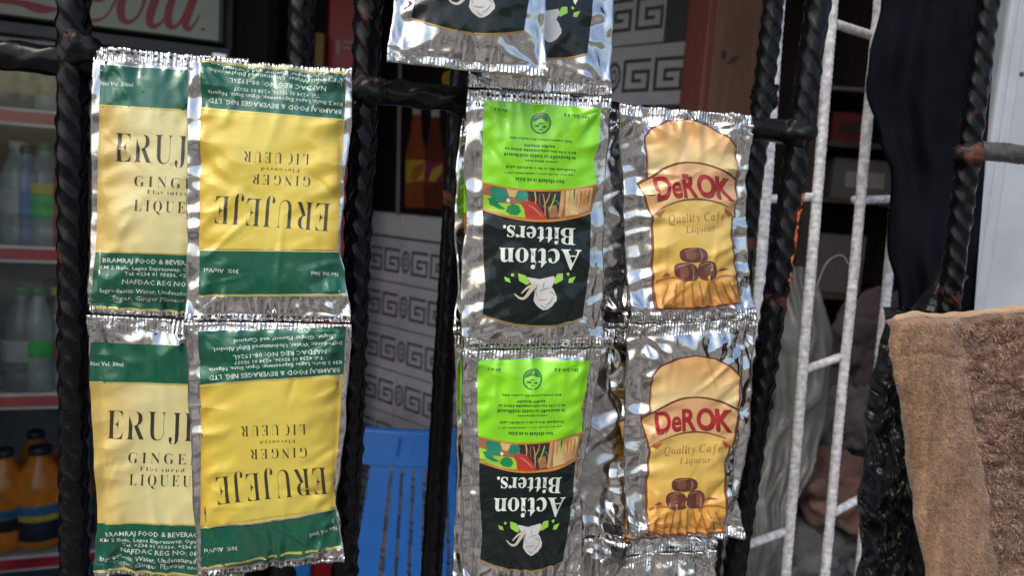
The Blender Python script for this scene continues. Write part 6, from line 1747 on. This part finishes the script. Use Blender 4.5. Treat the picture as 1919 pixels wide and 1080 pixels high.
COF.append(('product_lettering', text_px('I', 'Quality Cafe', (1244, 852), (1350, 846), 15, .06) + [[[(1350, 829), (1354, 826), (1356, 828), (1351, 832)]]] + text_px('I', 'Liqueur', (1272, 869), (1330, 866), 11, .06), D_txt, 4, 2))
def barrel(cx, cy, rx, ry, tilt=0):
    out = []
    for i in range(20):
        a = 2 * math.pi * i / 20
        c, s_ = math.cos(a), math.sin(a)
        out.append((cx + rx * math.copysign(abs(c) ** .75, c), cy + ry * math.copysign(abs(s_) ** .75, s_) + tilt * c))
    return out
for k, (cx, cy, rx, ry, tl) in enumerate(((1265, 937, 21, 16, 2), (1302, 936, 17, 17, -2), (1281, 908, 25, 13, 0))):
    BIT_L = 4 + k * .9
    COF.append(('barrel', [[barrel(cx, cy, rx, ry, tl)]], D_bar, BIT_L, 2))
    COF.append(('barrel_end', [[barrel(cx + (rx * .42 if k == 1 else -rx * .2), cy, rx * .38, ry * .66, 0)]], D_bar2, BIT_L + .4, 2))
    COF.append(('barrel_hoop', [[stroke([(cx + rx * .45, cy - ry * .9, 1), (cx + rx * .6, cy, 2), (cx + rx * .45, cy + ry * .9, 1)], 4)]], D_hi, BIT_L + .6, 2))
    COF.append(('barrel_hoop', [[stroke([(cx - rx * .7, cy - ry * .55, 1), (cx, cy - ry * .8, 2.2), (cx + rx * .3, cy - ry * .75, 1)], 4)]], D_hi, BIT_L + .7, 2))
rays = []
for i in range(9):
    t = i / 8
    xt = 1232 + t * 104; xb = 1214 + t * 138
    rays.append([[(xt - .8, 955 + 3 * abs(t - .5)), (xt + 1.2, 955), (xb + 2.8, 992), (xb - 2.2, 992)]])
COF.append(('field_rows', rays, D_ray, 4, 2))
COF.append(('field_edge', [[curve3((1212, 950), (1240, 944), (1262, 953), 8) + curve3((1262, 956), (1240, 948), (1212, 955), 8)], [curve3((1306, 954), (1330, 944), (1353, 946), 8) + curve3((1353, 950), (1330, 948), (1306, 958), 8)]], D_ray, 4, 2))
COF.append(('wheat', [[[(1318, 938), (1330, 932), (1344, 934), (1330, 937)]], [[(1222, 944), (1230, 936), (1238, 941), (1230, 944)]]], D_bar2, 4, 2))
class _R2:
    pass
def coffee(s, ref, skip=(), vmap=None):
    for name, groups, mat, lvl, step in COF:
        if name in skip:
            continue
        k = id(groups)
        if k not in ref.cache:
            ref.cache[k] = [[[ref.s.uv(x, y) for x, y in lp] for lp in g] for g in groups]
        uvg = ref.cache[k]
        if vmap:
            uvg = [[[vmap(u, v) for u, v in lp] for lp in g] for g in uvg]
        put(s, name, uvg, mat, lvl, step)
st8 = empty('sachet_strip', G(1230, 1085, 0.005), 'coffee liqueur sachet strip behind, only its foil edge showing low left', 'sachet strip', 'coffee liqueur sachet strips')
st7 = empty('sachet_strip', G(1290, 1010, 0.0165), 'strip of two upright orange coffee liqueur sachets in shiny foil, right', 'sachet strip', 'coffee liqueur sachet strips')
Cb = Sachet(st7, CQ, 0.0165, seed=31.0, L=[(0, 0), (.4, -.02), (.75, -.02), (1, 0)], R=[(0, 0), (.5, -.01), (.8, -.05), (.9, -.01), (1, .03)], sv=0.05, H=0.0046, su=0.11, wr=1.5)
cref = _R2(); cref.s = Cb; cref.cache = {}
coffee(Cb, cref)
Ca = Sachet(st7, [(1155, 196), (1401, 216), (1414, 599), (1180, 604)], 0.0165, seed=33.7, L=[(0, 0), (.5, .01), (1, 0)], R=[(0, 0), (.35, -.03), (.7, -.03), (.92, 0), (1, 0)], sv=0.05, H=0.0050, su=0.11, wr=1.6)
coffee(Ca, cref, vmap=lambda u, v: (u * 1.0 + .03 - .02 * (1 - v), (v - .18) * 1.045 + .085))
perforation(Ca, 0.985, n=22, h=.008, seed=8)
s8 = Sachet(st8, [(1118, 612), (1345, 622), (1338, 1030), (1120, 1040)], 0.0045, seed=35.2, wr=1.8, sv=0.05, H=0.0035)
coffee(s8, cref, skip=('barrel', 'barrel_end', 'barrel_hoop', 'field_rows', 'field_edge', 'wheat', 'product_lettering', 'brand_lettering', 'brand_lettering_shadow', 'sun_glow'), vmap=lambda u, v: (u + .06, v * .93))
s8 = Sachet(st8, [(1120, 1043), (1338, 1026), (1345, 1440), (1122, 1450)], 0.0075, seed=36.8, wr=1.6, sv=0.05, H=0.0045)
